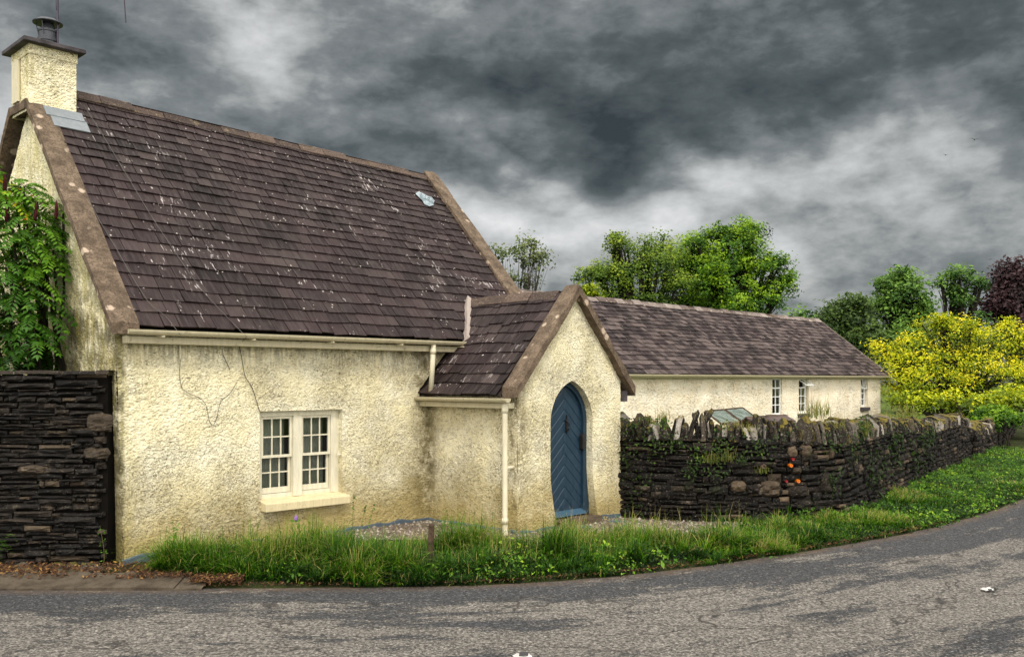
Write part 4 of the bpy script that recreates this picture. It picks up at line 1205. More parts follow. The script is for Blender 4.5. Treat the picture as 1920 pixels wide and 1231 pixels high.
def wall_core(mb, path, z0, ztop, thick, back=.05, step=.25, batter=0.0):
    ts = np.arange(0, path.L + 1e-6, step); ts[-1] = path.L
    A = []; 
    for t in ts:
        p, T, N = path.at(t); zt = ztop(t)
        A.append([p - N * back + np.array([0, 0, z0]), p - N * (back + batter * zt) + np.array([0, 0, zt]), p - N * (thick - batter * zt) + np.array([0, 0, zt]), p - N * thick + np.array([0, 0, z0])])
    A = np.array(A); n = len(A)
    f = []
    for i in range(n - 1):
        for k in range(4): f.append((4 * i + k, 4 * i + 4 + k, 4 * i + 4 + (k + 1) % 4, 4 * i + (k + 1) % 4))
    f += [(0, 1, 2, 3), (4 * n - 1, 4 * n - 2, 4 * n - 3, 4 * n - 4)]
    mb.add(A.reshape(-1, 3), f, 0.2)


# left wall of thin slates
rg = np.random.default_rng(41)
lp = Path([(-9.5, 10.02), (-4.31, 10.02)])
lw = empty('stone_wall', (-6, 10.1, 0)); tag(lw, 'dark wall of thin stacked slates joining the left corner of the cottage', 'stone wall')
O = np.array([-6, 10.1, 0])
mb = MB(); drystone(mb, lp, .0, lambda t: 2.05, (.022, .075), (.10, .50), rg, .075, 1.9, 0.0, .06, .10)
for (px, py, w, h) in ((186, 792, .28, .22), (180, 850, .27, .13), (60, 880, .34, .10)):
    p = at(px, py, 10.0); nu, nv = 12, 10; u, v = np.meshgrid(np.linspace(-1, 1, nu), np.linspace(-1, 1, nv)); u = u.ravel(); v = v.ravel()
    r = np.maximum(np.abs(u), np.abs(v)) + 1e-6; l = np.sqrt(u * u + v * v) + 1e-6; uu = u * (r / l) ** .45; vv = v * (r / l) ** .45
    e = np.sqrt(np.clip(1 - r ** 3, 0, 1)); nn = fbm(np.stack([uu * 2 + px, vv * 2, e], 1), 3)
    mb.add(np.stack([p[0] + uu * w / 2 * (1 + .16 * nn), p[1] + .02 - .075 * e * (.8 + .5 * nn), p[2] + vv * h / 2 * (1 + .16 * nn)], 1), gridf(nu, nv), .90)
mb.build('stone_face', M['stone_dark'], lw, origin=O)
mb = MB(); wall_core(mb, lp, -.1, lambda t: 2.05, .45); mb.build('core', M['mortar_dark'], lw, origin=O)
mb = MB(); x = -9.5
while x < -4.30:
    w = rg.uniform(.35, .8); x1 = min(x + w, -4.29); y = 10.0 - rg.uniform(.0, .05); z = 2.06 + rg.uniform(-.008, .008)
    n_ = 10; gx = np.linspace(x, x1 - .01, n_)
    rows = [(y + .5, z + .03), (y + rg.uniform(-.01, .01), z + .035), (y, z)]
    v = np.concatenate([np.stack([gx, a + .018 * vnoise(np.stack([gx * 9, gx * 0 + a * 0, gx * 0], 1)), b + .006 * vnoise(np.stack([gx * 6, gx * 0 + b * 90, gx * 0], 1))], 1) for a, b in rows])
    mb.add(v, gridf(n_, 3, 0, True), rg.random()); x = x1
mb.build('coping', M['stone_dark'], lw, origin=O)

# right wall of rubble with upright coping stones
rg = np.random.default_rng(43)
rp = Path([(1.44, 13.55), (1.9, 13.25), (2.5, 13.05), (3.4, 12.95), (4.15, 13.0), (4.7, 13.3), (5.2, 13.95), (11.25, 22.9)], .05, 14)
rtop = lambda t: 1.16 - .010 * t - .12 * np.clip((t - 5) / 10, 0, 1) + .03 * sin(t * 1.1)
RO = np.array([4, 14, 0.0])
rw = empty('stone_wall', tuple(RO)); tag(rw, 'long dark rubble wall with upright coping stones curving away right of the porch', 'stone wall')
mb = MB(); drystone(mb, rp, .0, rtop, (.035, .10), (.09, .40), rg, .07, 1.7, .05, .12)
def boulder(px, py, w, h, tone, Y=12.85, d=.13):
    p = at(px, py, Y); best = min(np.linspace(0, 6, 300), key=lambda t: abs((rp.at(t)[0][0] / rp.at(t)[0][1]) - p[0] / p[1]))
    q, T, N = rp.at(best); z = CAMZ - (py - HY) / F * q[1]
    P = q - T * w / 2 + N * (.012 - .05 * z) + np.array([0, 0, z - h / 2]); 
    # rounded outline
    nu, nv = 11, 9; u, v = np.meshgrid(np.linspace(-1, 1, nu), np.linspace(-1, 1, nv)); u = u.ravel(); v = v.ravel()
    r = np.maximum(np.abs(u), np.abs(v)) + 1e-6; l = np.sqrt(u * u + v * v) + 1e-6; uu = u * (r / l) ** .6; vv = v * (r / l) ** .6
    e = np.sqrt(np.clip(1 - r ** 2.4, 0, 1)); nn = fbm(np.stack([uu * 2 + px, vv * 2, e], 1), 3)
    pts = q[None] + T[None] * (uu * w / 2 * (1 + .13 * nn))[:, None] + N[None] * ((-.03 - .05 * z) + d * e * (.8 + .4 * nn))[:, None]
    pts[:, 2] += z + vv * h / 2 * (1 + .1 * nn)
    mb.add(pts, gridf(nu, nv), tone)
for b in ((1486, 847, .17, .18, .97), (1514, 845, .19, .20, .95), (1386, 912, .24, .17, .96), (1447, 917, .30, .24, .93), (1497, 921, .34, .18, .72), (1505, 945, .30, .15, .55), (1460, 948, .40, .13, .4), (1413, 918, .20, .14, .6), (1548, 905, .17, .30, .8), (1430, 874, .10, .10, .97), (1325, 843, .26, .12, .6), (1290, 915, .16, .10, .5), (1495, 882, .14, .10, .9), (1562, 850, .10, .17, .95)): boulder(*b)
mb.build('stone_face', M['stone_rubble'], rw, origin=RO, smooth=False)
mb = MB(); wall_core(mb, rp, -.1, rtop, .48, .06, .2, .05); mb.build('core', M['mortar_dark'], rw, origin=RO)
def upright(mb, path, ztop, rng, hr=(.20, .36), tr=(.03, .10), depth=.36, t0=0, t1=None):
    t = t0; t1 = t1 or path.L
    while t < t1:
        th = rng.uniform(*tr); p, T, N = path.at(t); zt = ztop(t)
        far = np.clip((t - 4) / 4, 0, 1); th = th * (1 + .9 * far)
        h = rng.uniform(*hr) * (rng.uniform(.75, 1.35) if t < 1.5 else rng.uniform(.7, 1.15)) * (1 - .22 * far); ln = rng.normal(0, .20); dpt = depth * rng.uniform(.8, 1.15); cx_ = -.2 - .05 * zt + rng.normal(0, .025)
        m = 9; an = np.linspace(0, pi, m)
        prof = [(-dpt / 2, -.03)] + [(-dpt / 2 * math.copysign(abs(cos(a)) ** .55, cos(a)), h * sin(a) ** .6 * rng.uniform(.82, 1.05)) for a in an] + [(dpt / 2, -.03)]
        rows = []
        for k, s in enumerate((0, .18, .5, .82, 1)):
            sc = (.90, 1.0, 1.04, 1.0, .90)[k]
            for (y, z) in prof:
                yy = y * sc + rng.normal(0, .012); zz = (z if z < 0 else z * (sc ** .7) + rng.normal(0, .010))
                rows.append(p + N * (cx_ + yy + .02) + T * (s * th + ln * zz + rng.normal(0, .004)) + np.array([0, 0, zt + zz]))
        n_ = len(prof); mb.add(rows, gridf(n_, 5, 0, True), rng.random() ** 1.3)
        mb.add(rows[:n_], [tuple(range(n_))[::-1]], rng.random()); mb.add(rows[-n_:], [tuple(range(n_))], rng.random())
        t += th * rng.uniform(.85, 1.05)
mb = MB(); upright(mb, rp, rtop, rg); mb.build('coping', M['stone_cope'], rw, origin=RO)

# lower wall carrying on along the road
rg = np.random.default_rng(44)
fp = Path([(11.5, 23.2), (12.6, 24.9), (14.6, 28.0), (18, 33.5)], .05, 6)
FO = np.array([12.5, 25, 0.0])
fw = empty('stone_wall', tuple(FO)); tag(fw, 'lower tumbledown stone wall beyond the end of the taller rubble wall', 'stone wall')
ft = lambda t: .62 + .08 * sin(t * 1.7)
mb = MB(); drystone(mb, fp, 0, ft, (.07, .16), (.15, .45), rg, .08, 1.4); mb.build('stone_face', M['stone_rubble'], fw, origin=FO)
mb = MB(); wall_core(mb, fp, -.1, ft, .5, .06); mb.build('core', M['mortar_dark'], fw, origin=FO)
mb = MB(); upright(mb, fp, ft, rg, (.15, .3), (.12, .3), .45); mb.build('coping', M['stone_cope'], fw, origin=FO)

# reflectors on the wall
for i, (px, py, r, mat, lab) in enumerate(((1486, 861, .022, 'red_disc', 'upper red round disc on the rubble wall below two round boulders'), (1482, 873, .025, 'orange_disc', 'upper orange round disc fixed to the rubble wall'),
                                     (1474, 902, .020, 'red_disc', 'lower red round disc on the rubble wall left of the orange one'), (1496, 902, .026, 'orange_disc', 'lower orange round disc on the rubble wall above a big stone'))):
    t = min(np.linspace(0, 6, 600), key=lambda t: abs(rp.at(t)[0][0] / rp.at(t)[0][1] - (px - CX) / F))
    q, T, N = rp.at(t); z = CAMZ - (py - HY) / F * (q[1] - .05)
    c = q + N * (.06 - .05 * z) + np.array([0, 0, z])
    mb = MB(); m = 16
    ring_ = lambda rr, o: [c + N * o + T * rr * cos(2 * pi * k / m) + np.array([0, 0, rr * sin(2 * pi * k / m)]) for k in range(m)]
    V = ring_(r, -.08) + ring_(r, .0) + ring_(r * .85, .008) + ring_(r * .28, .006) + ring_(r * .2, -.004)
    f = [(a * m + k, a * m + (k + 1) % m, (a + 1) * m + (k + 1) % m, (a + 1) * m + k) for a in range(4) for k in range(m)] + [tuple(range(4 * m, 5 * m))]
    mb.add(V, f)
    o = mb.build('reflector', M[mat], origin=c); tag(o, lab, 'reflector', 'round reflectors on the rubble wall')
    if 'orange' in mat:
        mb = MB(); mb.add([v + N * .012 for v in ring_(r * .26, 0)], [tuple(range(m))]); b = mb.build('boss', M['black_iron'], o, origin=c)

# wooden post in the verge
p = np.array([(806 - CX) / F * 9.75, 9.75, 0]); mb = MB()
hexa(mb, [(-.030, -.03, -.1), (.030, -.03, -.1), (.030, .03, -.1), (-.030, .03, -.1)], [(-.012, -.03, .50), (.046, -.03, .485), (.046, .03, .50), (-.012, .03, .51)])
o = mb.build('post', M['wood'], bevel=.006); o.location = p; tag(o, 'short weathered wooden post standing in the grass verge', 'post')

# litter on the road
rg = np.random.default_rng(3)
def crushed(px, py, w, l, h, name, mat, lab, cat, seed):
    g = np.array([(px - CX) / F, 1.0]) * (F * CAMZ / (py - HY)); n_, m_ = 14, 9
    u, v = np.meshgrid(np.linspace(-1, 1, n_), np.linspace(-1, 1, m_)); u = u.ravel(); v = v.ravel()
    nz_ = fbm(np.stack([u * 2.2 + seed, v * 2.2, u * 0], 1), 3)
    z = .012 + h * np.clip((1 - u ** 4) * (1 - v ** 4), 0, 1) * (.55 + .9 * nz_)
    P = np.stack([u * w / 2 * (1 + .2 * nz_), v * l / 2, np.maximum(z, .010)], 1)
    B = P.copy(); B[:, 2] = .006
    mb = MB(); mb.add(P, gridf(n_, m_)); mb.add(B, gridf(n_, m_, 0, True))
    o = mb.build(name, mat); o.location = (g[0], g[1], 0.008); o.rotation_euler = (0, 0, .25); tag(o, lab, cat); return o, g
o, g = crushed(1852, 1108, .11, .09, .02, 'litter', M['litter_white'], 'crushed white carton with black marks lying on the road', 'litter', 1.0)
mb = MB(); mb.add([(-.045, -.062, .016), (.0, -.062, .013), (.0, -.05, .028), (-.045, -.05, .03)], [(0, 1, 2, 3)]); mb.add([(.02, -.064, .010), (.062, -.05, .010), (.066, -.03, .03), (.03, -.04, .03)], [(0, 1, 2, 3)])
mb.build('printed_mark', M['black_iron'], o)
o, g = crushed(980, 1234, .13, .09, .02, 'litter', M['litter_white'], 'crumpled pale litter on the road nearest the viewer', 'litter', 5.0)
mb = MB(); mb.add([(-.04, -.04, .026), (.03, -.045, .026), (.04, -.01, .042), (-.02, .0, .044)], [(0, 1, 2, 3)]); mb.build('printed_mark', M['black_iron'], o)

# birds
for px, py, Y, sp_, lab in ((1827, 262, 90, .42, 'larger dark bird gliding in front of the dark cloud'), (1773, 291, 120, .30, 'smaller dark bird in front of the pale cloud')):
    c = at(px, py, Y); mb = MB()
    tube(mb, [(-.12, 0, .0), (-.05, 0, .03), (.08, 0, .03), (.2, 0, .0)], [.01, .05, .05, .008], 6)
    for s in (-1, 1):
        mb.add([(-.04, 0, .03), (.08, 0, .03), (.04, s * .25, .12), (-.06, s * .25, .11), (-.1, s * sp_ * 1.2, .02)], [(0, 1, 2, 3), (3, 2, 4)])
    o = mb.build('bird', M['bird']); o.location = c; o.rotation_euler = (.2, .1, 1.2); tag(o, lab, 'bird', 'birds in the sky')
# ================================================================ vegetation
def leaf_mesh(mb, C, N, size, rng, tone, asp=.6, fold=.25, mi=0):
    """kite leaves at C (n,3), facing roughly N, random spin"""
    n = len(C)
    N = N / (np.linalg.norm(N, axis=1)[:, None] + 1e-9)
    r = rng.normal(0, 1, (n, 3)); A = np.cross(N, r); A /= np.linalg.norm(A, axis=1)[:, None] + 1e-9
    B = np.cross(N, A)
    s = (size * rng.uniform(.65, 1.35, n))[:, None]
    v = np.stack([C - A * s * .5, C + B * s * asp * .5 + N * s * fold * .5, C + A * s * .55, C - B * s * asp * .5 + N * s * fold * .5], 1)
    mb.add(v.reshape(-1, 3), np.arange(n * 4).reshape(n, 4), tone, mi)


def crown(mb, lobes, nclump, per, spread, size, rng, bias=0.0, asp=.6, inner=.45, flat=.75, topc=.9, tvar=.18):
    """lobes: (centre, radii); clump centres sit mostly in the outer shell"""
    wts = np.array([np.prod(l[1]) ** (2 / 3) for l in lobes]); wts /= wts.sum()
    CC = []
    for (c, r), w in zip(lobes, wts):
        k = max(3, int(nclump * w)); d = rng.normal(0, 1, (k, 3)); d /= np.linalg.norm(d, axis=1)[:, None]
        low = d[:, 2] < -.35; d[low, 2] *= -.6
        rad = rng.uniform(inner, 1.0, k) ** .6
        rad = rad * (1 + .14 * fbm(d * 2.5 + np.array(c)[None] * .37, 2))
        p = np.array(c) + d * rad[:, None] * np.array(r)
        tn = .12 + .42 * (rad - .4) / .6 + .34 * d[:, 2] * topc - .10 * d[:, 1] + rng.normal(0, tvar, k) + bias  # inside dark, tops and near side bright: shading painted into leaf tone
        CC.append((p, d, tn))
    P = np.concatenate([a for a, _, _ in CC]); D = np.concatenate([a for _, a, _ in CC]); Tn = np.concatenate([a for _, _, a in CC])
    k = len(P); sp_ = spread * rng.uniform(.6, 1.4, k)
    off = np.clip(rng.normal(0, 1, (k, per, 3)), -1.5, 1.5) * np.array([1, 1, flat]) * .5
    L = P[:, None] + off * sp_[:, None, None]
    nn = D[:, None] * .7 + np.array([0, -.25, .75]) + rng.normal(0, .55, (k, per, 3))
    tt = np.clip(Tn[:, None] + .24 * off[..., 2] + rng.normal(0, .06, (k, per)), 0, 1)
    leaf_mesh(mb, L.reshape(-1, 3), nn.reshape(-1, 3), size, rng, tt.ravel(), asp)
    return P


def limbs(mb, base, lobes, P, rng, r0, stems=1, nb=3, tipn=60):
    """trunk(s) to each lobe centre, then twigs to clumps"""
    base = np.array(base, float)
    for i, (c, r) in enumerate(lobes):
        c = np.array(c); b0 = base + (np.array([rng.normal(0, .25), rng.normal(0, .25), 0]) if stems > 1 else 0)
        t = np.linspace(0, 1, 8)[:, None]; mid_ = b0 * (1 - t) + c * t
        mid_[:, :2] = b0[:2] + (c - b0)[:2] * (t ** 1.6); mid_[1:-1] += rng.normal(0, .05 * np.linalg.norm(c - b0) / 8, (6, 3))
        tube(mb, mid_, np.linspace(r0 * (1.0 if i == 0 else .7), r0 * .22, 8), 7, cap=False)
        near = P[np.linalg.norm((P - c) / np.array(r), axis=1) < 1.1]
        if len(near) == 0: continue
        for q in near[rng.permutation(len(near))[:tipn]]:
            k = rng.integers(3, 8); s = mid_[k]
            m_ = (s + q) / 2 + np.array([0, 0, .12 * np.linalg.norm(q - s) * rng.uniform(-.3, 1)])
            w = r0 * .22
            tube(mb, [s, m_, q], [w * .8, w * .45, w * .12], 4, cap=False)


def tree(name, label, base, lobes, mat, bark, seed, nclump=400, per=28, spread=.9, size=.2, r0=.25, group='trees behind the buildings', cat='tree', stems=1, bias=0., asp=.6, inner=.45, tipn=40, flat=.75, topc=.9, tvar=.18, sprays=22):
    rng = np.random.default_rng(seed); base = np.array(base, float); lobes = list(lobes)
    for _ in range(sprays):                     # side sprays that break the outline
        c, r = lobes[rng.integers(0, len(lobes))]; d = rng.normal(0, 1, 3); d[2] = abs(d[2]) * .8; d /= np.linalg.norm(d)
        lobes.append((tuple(np.array(c) + d * np.array(r) * rng.uniform(.9, 1.12)), tuple(np.array(r) * rng.uniform(.16, .34))))
    o = empty(name, tuple(base)); tag(o, label, cat, group)
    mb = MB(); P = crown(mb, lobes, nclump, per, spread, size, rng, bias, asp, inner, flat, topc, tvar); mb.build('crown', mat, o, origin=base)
    mb = MB(); limbs(mb, base, lobes, P, rng, r0, stems, tipn=tipn); mb.build('trunk', bark, o, origin=base, smooth=True)
    return o


def lob(px, py, rx, ry, Y, dy=0.0, deep=1.0):   # a lobe measured in the picture: centre, radii in px, at depth Y
    k = Y / F
    return (tuple(at(px, py, Y + dy)), (rx * k, min(rx, ry * 1.3) * k * deep, ry * k))


gb = lambda px, Y: at(px, HY, Y) * np.array([1, 1, 0]) + np.array([0, 0, -.1])
# bright broad maple and its duller neighbour
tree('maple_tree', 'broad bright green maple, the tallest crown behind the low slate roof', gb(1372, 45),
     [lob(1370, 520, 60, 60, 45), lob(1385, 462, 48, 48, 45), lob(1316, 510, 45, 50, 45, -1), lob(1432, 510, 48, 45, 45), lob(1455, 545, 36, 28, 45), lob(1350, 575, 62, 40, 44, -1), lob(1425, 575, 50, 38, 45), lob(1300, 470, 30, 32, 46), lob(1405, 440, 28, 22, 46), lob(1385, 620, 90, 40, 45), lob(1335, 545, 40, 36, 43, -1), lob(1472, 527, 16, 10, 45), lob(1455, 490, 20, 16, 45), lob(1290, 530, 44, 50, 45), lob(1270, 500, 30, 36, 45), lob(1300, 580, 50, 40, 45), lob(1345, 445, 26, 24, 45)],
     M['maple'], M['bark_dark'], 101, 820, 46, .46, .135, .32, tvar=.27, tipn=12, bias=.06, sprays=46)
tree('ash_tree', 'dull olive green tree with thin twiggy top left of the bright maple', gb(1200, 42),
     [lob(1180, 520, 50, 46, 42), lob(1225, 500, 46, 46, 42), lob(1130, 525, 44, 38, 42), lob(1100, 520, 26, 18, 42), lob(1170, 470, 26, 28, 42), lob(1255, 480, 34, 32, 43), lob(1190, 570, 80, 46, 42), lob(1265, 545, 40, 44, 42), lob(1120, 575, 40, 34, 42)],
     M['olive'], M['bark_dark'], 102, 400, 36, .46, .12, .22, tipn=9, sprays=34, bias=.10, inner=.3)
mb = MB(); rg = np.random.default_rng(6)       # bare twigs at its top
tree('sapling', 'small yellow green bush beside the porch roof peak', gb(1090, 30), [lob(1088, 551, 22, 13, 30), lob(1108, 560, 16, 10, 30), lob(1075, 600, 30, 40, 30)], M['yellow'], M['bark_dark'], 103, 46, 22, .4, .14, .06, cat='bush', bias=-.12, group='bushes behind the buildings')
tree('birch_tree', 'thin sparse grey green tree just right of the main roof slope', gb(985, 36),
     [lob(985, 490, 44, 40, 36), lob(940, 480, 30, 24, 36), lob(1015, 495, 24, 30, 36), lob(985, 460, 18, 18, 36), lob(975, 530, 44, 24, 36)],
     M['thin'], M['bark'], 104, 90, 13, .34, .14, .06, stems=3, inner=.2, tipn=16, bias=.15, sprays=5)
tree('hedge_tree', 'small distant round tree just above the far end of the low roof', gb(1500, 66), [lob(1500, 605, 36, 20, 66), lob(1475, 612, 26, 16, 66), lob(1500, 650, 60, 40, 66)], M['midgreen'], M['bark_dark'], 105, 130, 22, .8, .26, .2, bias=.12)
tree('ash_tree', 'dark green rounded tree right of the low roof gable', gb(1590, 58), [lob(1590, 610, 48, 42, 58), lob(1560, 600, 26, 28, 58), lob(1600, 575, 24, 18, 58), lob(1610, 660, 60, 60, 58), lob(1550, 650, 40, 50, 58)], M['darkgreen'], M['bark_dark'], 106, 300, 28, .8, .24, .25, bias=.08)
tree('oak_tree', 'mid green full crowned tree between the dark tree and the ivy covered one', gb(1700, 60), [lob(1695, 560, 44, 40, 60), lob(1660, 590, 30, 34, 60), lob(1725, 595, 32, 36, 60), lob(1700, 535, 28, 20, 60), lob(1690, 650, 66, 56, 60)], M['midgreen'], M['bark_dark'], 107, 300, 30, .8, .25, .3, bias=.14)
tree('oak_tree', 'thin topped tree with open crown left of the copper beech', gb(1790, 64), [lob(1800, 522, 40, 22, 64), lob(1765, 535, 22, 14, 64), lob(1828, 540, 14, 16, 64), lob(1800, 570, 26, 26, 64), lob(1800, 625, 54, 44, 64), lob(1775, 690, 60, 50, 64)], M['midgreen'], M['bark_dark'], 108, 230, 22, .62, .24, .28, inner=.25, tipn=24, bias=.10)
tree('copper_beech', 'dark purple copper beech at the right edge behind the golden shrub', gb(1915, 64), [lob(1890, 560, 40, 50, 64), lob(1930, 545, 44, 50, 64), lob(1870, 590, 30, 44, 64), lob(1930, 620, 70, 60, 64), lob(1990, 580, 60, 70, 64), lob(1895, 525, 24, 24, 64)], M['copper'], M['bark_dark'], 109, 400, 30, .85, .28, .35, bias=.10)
# dark mixed hedge far behind
mb = MB(); rg = np.random.default_rng(55)
hl = [lob(px, 672 + 14 * sin(px * .03), 60, 40 + 8 * sin(px * .05), 85) for px in range(1000, 2300, 55)] + [lob(px, 690, 120, 34, 85) for px in range(-1500, 0, 110)]
crown(mb, hl, 700, 22, 1.4, .5, rg, -.05)
tag(mb.build('woodland', M['darkgreen']), 'dark continuous belt of woodland on the skyline', 'woodland', kind='stuff')

# golden shrub
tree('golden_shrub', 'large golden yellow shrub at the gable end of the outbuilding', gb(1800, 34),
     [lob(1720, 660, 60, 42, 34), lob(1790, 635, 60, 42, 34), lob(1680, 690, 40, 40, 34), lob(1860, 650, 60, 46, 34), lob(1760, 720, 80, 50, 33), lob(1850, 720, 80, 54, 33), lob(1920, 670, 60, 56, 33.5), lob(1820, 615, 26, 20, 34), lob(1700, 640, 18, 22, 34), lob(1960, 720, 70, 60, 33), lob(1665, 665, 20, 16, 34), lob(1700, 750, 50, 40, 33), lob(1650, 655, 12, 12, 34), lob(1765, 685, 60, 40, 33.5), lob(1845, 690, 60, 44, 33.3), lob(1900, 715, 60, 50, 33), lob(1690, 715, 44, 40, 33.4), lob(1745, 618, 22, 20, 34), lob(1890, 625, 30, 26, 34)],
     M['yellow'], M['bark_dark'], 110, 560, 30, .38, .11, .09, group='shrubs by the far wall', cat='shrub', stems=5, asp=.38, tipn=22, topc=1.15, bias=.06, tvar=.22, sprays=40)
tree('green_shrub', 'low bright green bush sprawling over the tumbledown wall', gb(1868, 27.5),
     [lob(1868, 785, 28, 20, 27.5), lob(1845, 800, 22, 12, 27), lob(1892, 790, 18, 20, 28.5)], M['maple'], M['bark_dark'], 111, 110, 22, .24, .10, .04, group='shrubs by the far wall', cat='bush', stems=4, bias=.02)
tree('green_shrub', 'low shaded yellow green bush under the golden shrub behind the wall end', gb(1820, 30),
     [lob(1790, 765, 50, 30, 31), lob(1890, 760, 50, 34, 31), lob(1940, 770, 40, 40, 30), lob(1730, 765, 44, 24, 31), lob(1840, 770, 44, 30, 30.5)], M['yellow'], M['bark_dark'], 112, 260, 26, .36, .12, .05, group='shrubs by the far wall', cat='bush', stems=4, bias=-.14)

# power line in the distance
mb = MB()
for dz in (0, .5):
    tube(mb, [at(1560, 690 - dz * 14, 50), at(1720, 664 - dz * 14, 50), at(1880, 630 - dz * 14, 50), at(2000, 600 - dz * 14, 50)], .018, 4)
wl = tag(mb.build('power_line', M['cable']), 'pair of thin overhead wires crossing in front of the far trees', 'wire')
mb = MB(); tube(mb, [at(2000, 900, 50) * np.array([1, 1, 0]), at(2000, 580, 50)], .12, 8); mb.build('pole', M['wood'], wl)
mb = MB(); tube(mb, [at(1560, 900, 50) * np.array([1, 1, 0]), at(1560, 670, 50)], .10, 8); mb.build('pole', M['wood'], wl)

# ---- sumac against the gable
rg = np.random.default_rng(77)
sb = np.array([-5.35, 10.95, 0]); sm = empty('sumac_tree', tuple(sb)); tag(sm, 'sumac with drooping feathery leaves and dark red cones in front of the left gable', 'tree')
mbT, mbL, CONES = MB(), MB(), []
tips = []
for px, py, Y in ((8, 330, 10.9), (45, 350, 11.0), (85, 420, 11.0), (118, 400, 11.1), (25, 430, 10.7), (70, 500, 10.8), (10, 500, 10.6), (60, 590, 10.6), (25, 610, 10.5), (85, 560, 10.7), (-30, 380, 10.9), (-40, 520, 10.7), (50, 420, 10.8), (100, 470, 11.0), (40, 540, 10.6), (70, 640, 10.5), (15, 660, 10.4), (30, 380, 11.1), (70, 380, 11.1), (-60, 330, 11.0), (0, 560, 10.6), (-20, 620, 10.5), (75, 455, 11.0), (20, 470, 10.9)):
    tips.append(at(px, py, Y))
for i, tp in enumerate(tips):
    b0 = sb + np.array([rg.normal(0, .12), rg.normal(0, .08), 0]); t = np.linspace(0, 1, 9)[:, None]
    pth = b0 * (1 - t) + tp * t; pth[:, :2] = b0[:2] + (tp - b0)[:2] * t ** 2.0; pth[1:-1] += rg.normal(0, .03, (7, 3))
    tube(mbT, pth, np.linspace(.035, .012, 9), 6)
    nl = rg.integers(15, 20)
    for k in range(nl):
        a = rg.uniform(0, 2 * pi); el = rg.uniform(-.25, .75); L = rg.uniform(.32, .52)
        d = np.array([cos(a) * cos(el), sin(a) * cos(el) * .8, sin(el)])
        s0 = tp + np.array([0, 0, rg.uniform(-.22, .05)])
        m = 11; tt = np.linspace(0, 1, m)
        pts = s0 + d[None] * (tt * L)[:, None]; pts[:, 2] -= (tt ** 2) * L * rg.uniform(.45, .95)
        tube(mbT, pts, np.linspace(.0035, .0012, m), 3, cap=False)
        tg = np.gradient(pts, axis=0); tg /= np.linalg.norm(tg, axis=1)[:, None]
        side = np.cross(tg, (0, 0, 1.0)); side /= np.linalg.norm(side, axis=1)[:, None] + 1e-9
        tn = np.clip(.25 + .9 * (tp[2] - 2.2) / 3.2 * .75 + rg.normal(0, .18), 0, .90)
        if rg.random() < .008: tn = rg.uniform(.955, 1)
        for j in range(2, m):
            for sgn in ((-1, 1) if j < m - 1 else (-1, 1, 0)):
                ll = .105 * (1 - .45 * abs(tt[j] - .45) * 1.6) * rg.uniform(.85, 1.15)
                dd = (side[j] * sgn + tg[j] * (.55 if sgn else 1)); dd /= np.linalg.norm(dd); dd = dd + np.array([0, 0, -.30]); w = .016
                nrm = np.cross(dd, tg[j] if sgn else side[j]); nrm /= np.linalg.norm(nrm) + 1e-9
                wv = np.cross(nrm, dd); wv /= np.linalg.norm(wv) + 1e-9
                p = pts[j]
                mbL.add([p, p + dd * ll * .4 + wv * w, p + dd * ll, p + dd * ll * .4 - wv * w], [(0, 1, 2, 3)], float(np.clip(tn + rg.normal(0, .05), 0, 1)))
for px, py in ((8, 345), (66, 398), (105, 395), (12, 400)):
    c = at(px, py, 10.75); mbC = MB(); CONES.append(mbC); tube(mbC, [c + np.array([0, 0, -.10]), c + np.array([.003, 0, -.04]), c + np.array([.008, 0, .04]), c + np.array([.006, 0, .12])], [.012, .022, .018, .004], 8)
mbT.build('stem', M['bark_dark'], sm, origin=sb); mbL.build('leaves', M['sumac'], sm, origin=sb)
for c in CONES: c.build('seed_cone', M['sumac_red'], sm, origin=sb, smooth=True)

# ---- grass on the verge
def blades(mb, R, H, wd, lean, rng, tone, seg=4, droop=.8, ang=None):
    n = len(R); a = rng.uniform(0, 2 * pi, n) if ang is None else ang; dirv = np.stack([np.cos(a), np.sin(a), 0 * a], 1)
    sd_ = np.stack([-np.sin(a), np.cos(a), 0 * a], 1); sa = rng.uniform(-.9, .9, n)[:, None]; sd_ = sd_ * np.cos(sa) + dirv * np.sin(sa)
    t = np.linspace(0, 1, seg + 1)
    cols = []
    for k, tk in enumerate(t):
        cen = R + dirv * (lean * H * (tk ** 1.7))[:, None]; cen[:, 2] += H * (tk - droop * .5 * np.minimum(lean, 1.2) * tk ** 2.6)
        w = (wd * (1 - tk ** 1.5) + .0008)[:, None]
        cols += [cen - sd_ * w, cen + sd_ * w]
    V = np.stack(cols, 1); m = 2 * (seg + 1)
    f = np.array([(2 * k, 2 * k + 1, 2 * k + 3, 2 * k + 2) for k in range(seg)])
    mb.add(V.reshape(-1, 3), (np.arange(n)[:, None, None] * m + f[None]).reshape(-1, 4), np.clip(np.repeat(tone, seg) + np.tile(np.linspace(-.42, .12, seg), n), 0, 1))  # blade feet darkened, tips lightened: painted shade within the grass


def verge_pts(n, t0, t1, afn, rng, pw=1.0):
    t = rng.uniform(t0, t1, n); a0, a1 = afn(t); a = a0 + (a1 - a0) * rng.random(n) ** pw
    x = np.interp(t, ET, E2[:, 0]) - np.interp(t, ET, Nn[:, 0]) * a; y = np.interp(t, ET, E2[:, 1]) - np.interp(t, ET, Nn[:, 1]) * a
    return t, a, np.stack([x, y, vergez(t, a) - .01], 1)


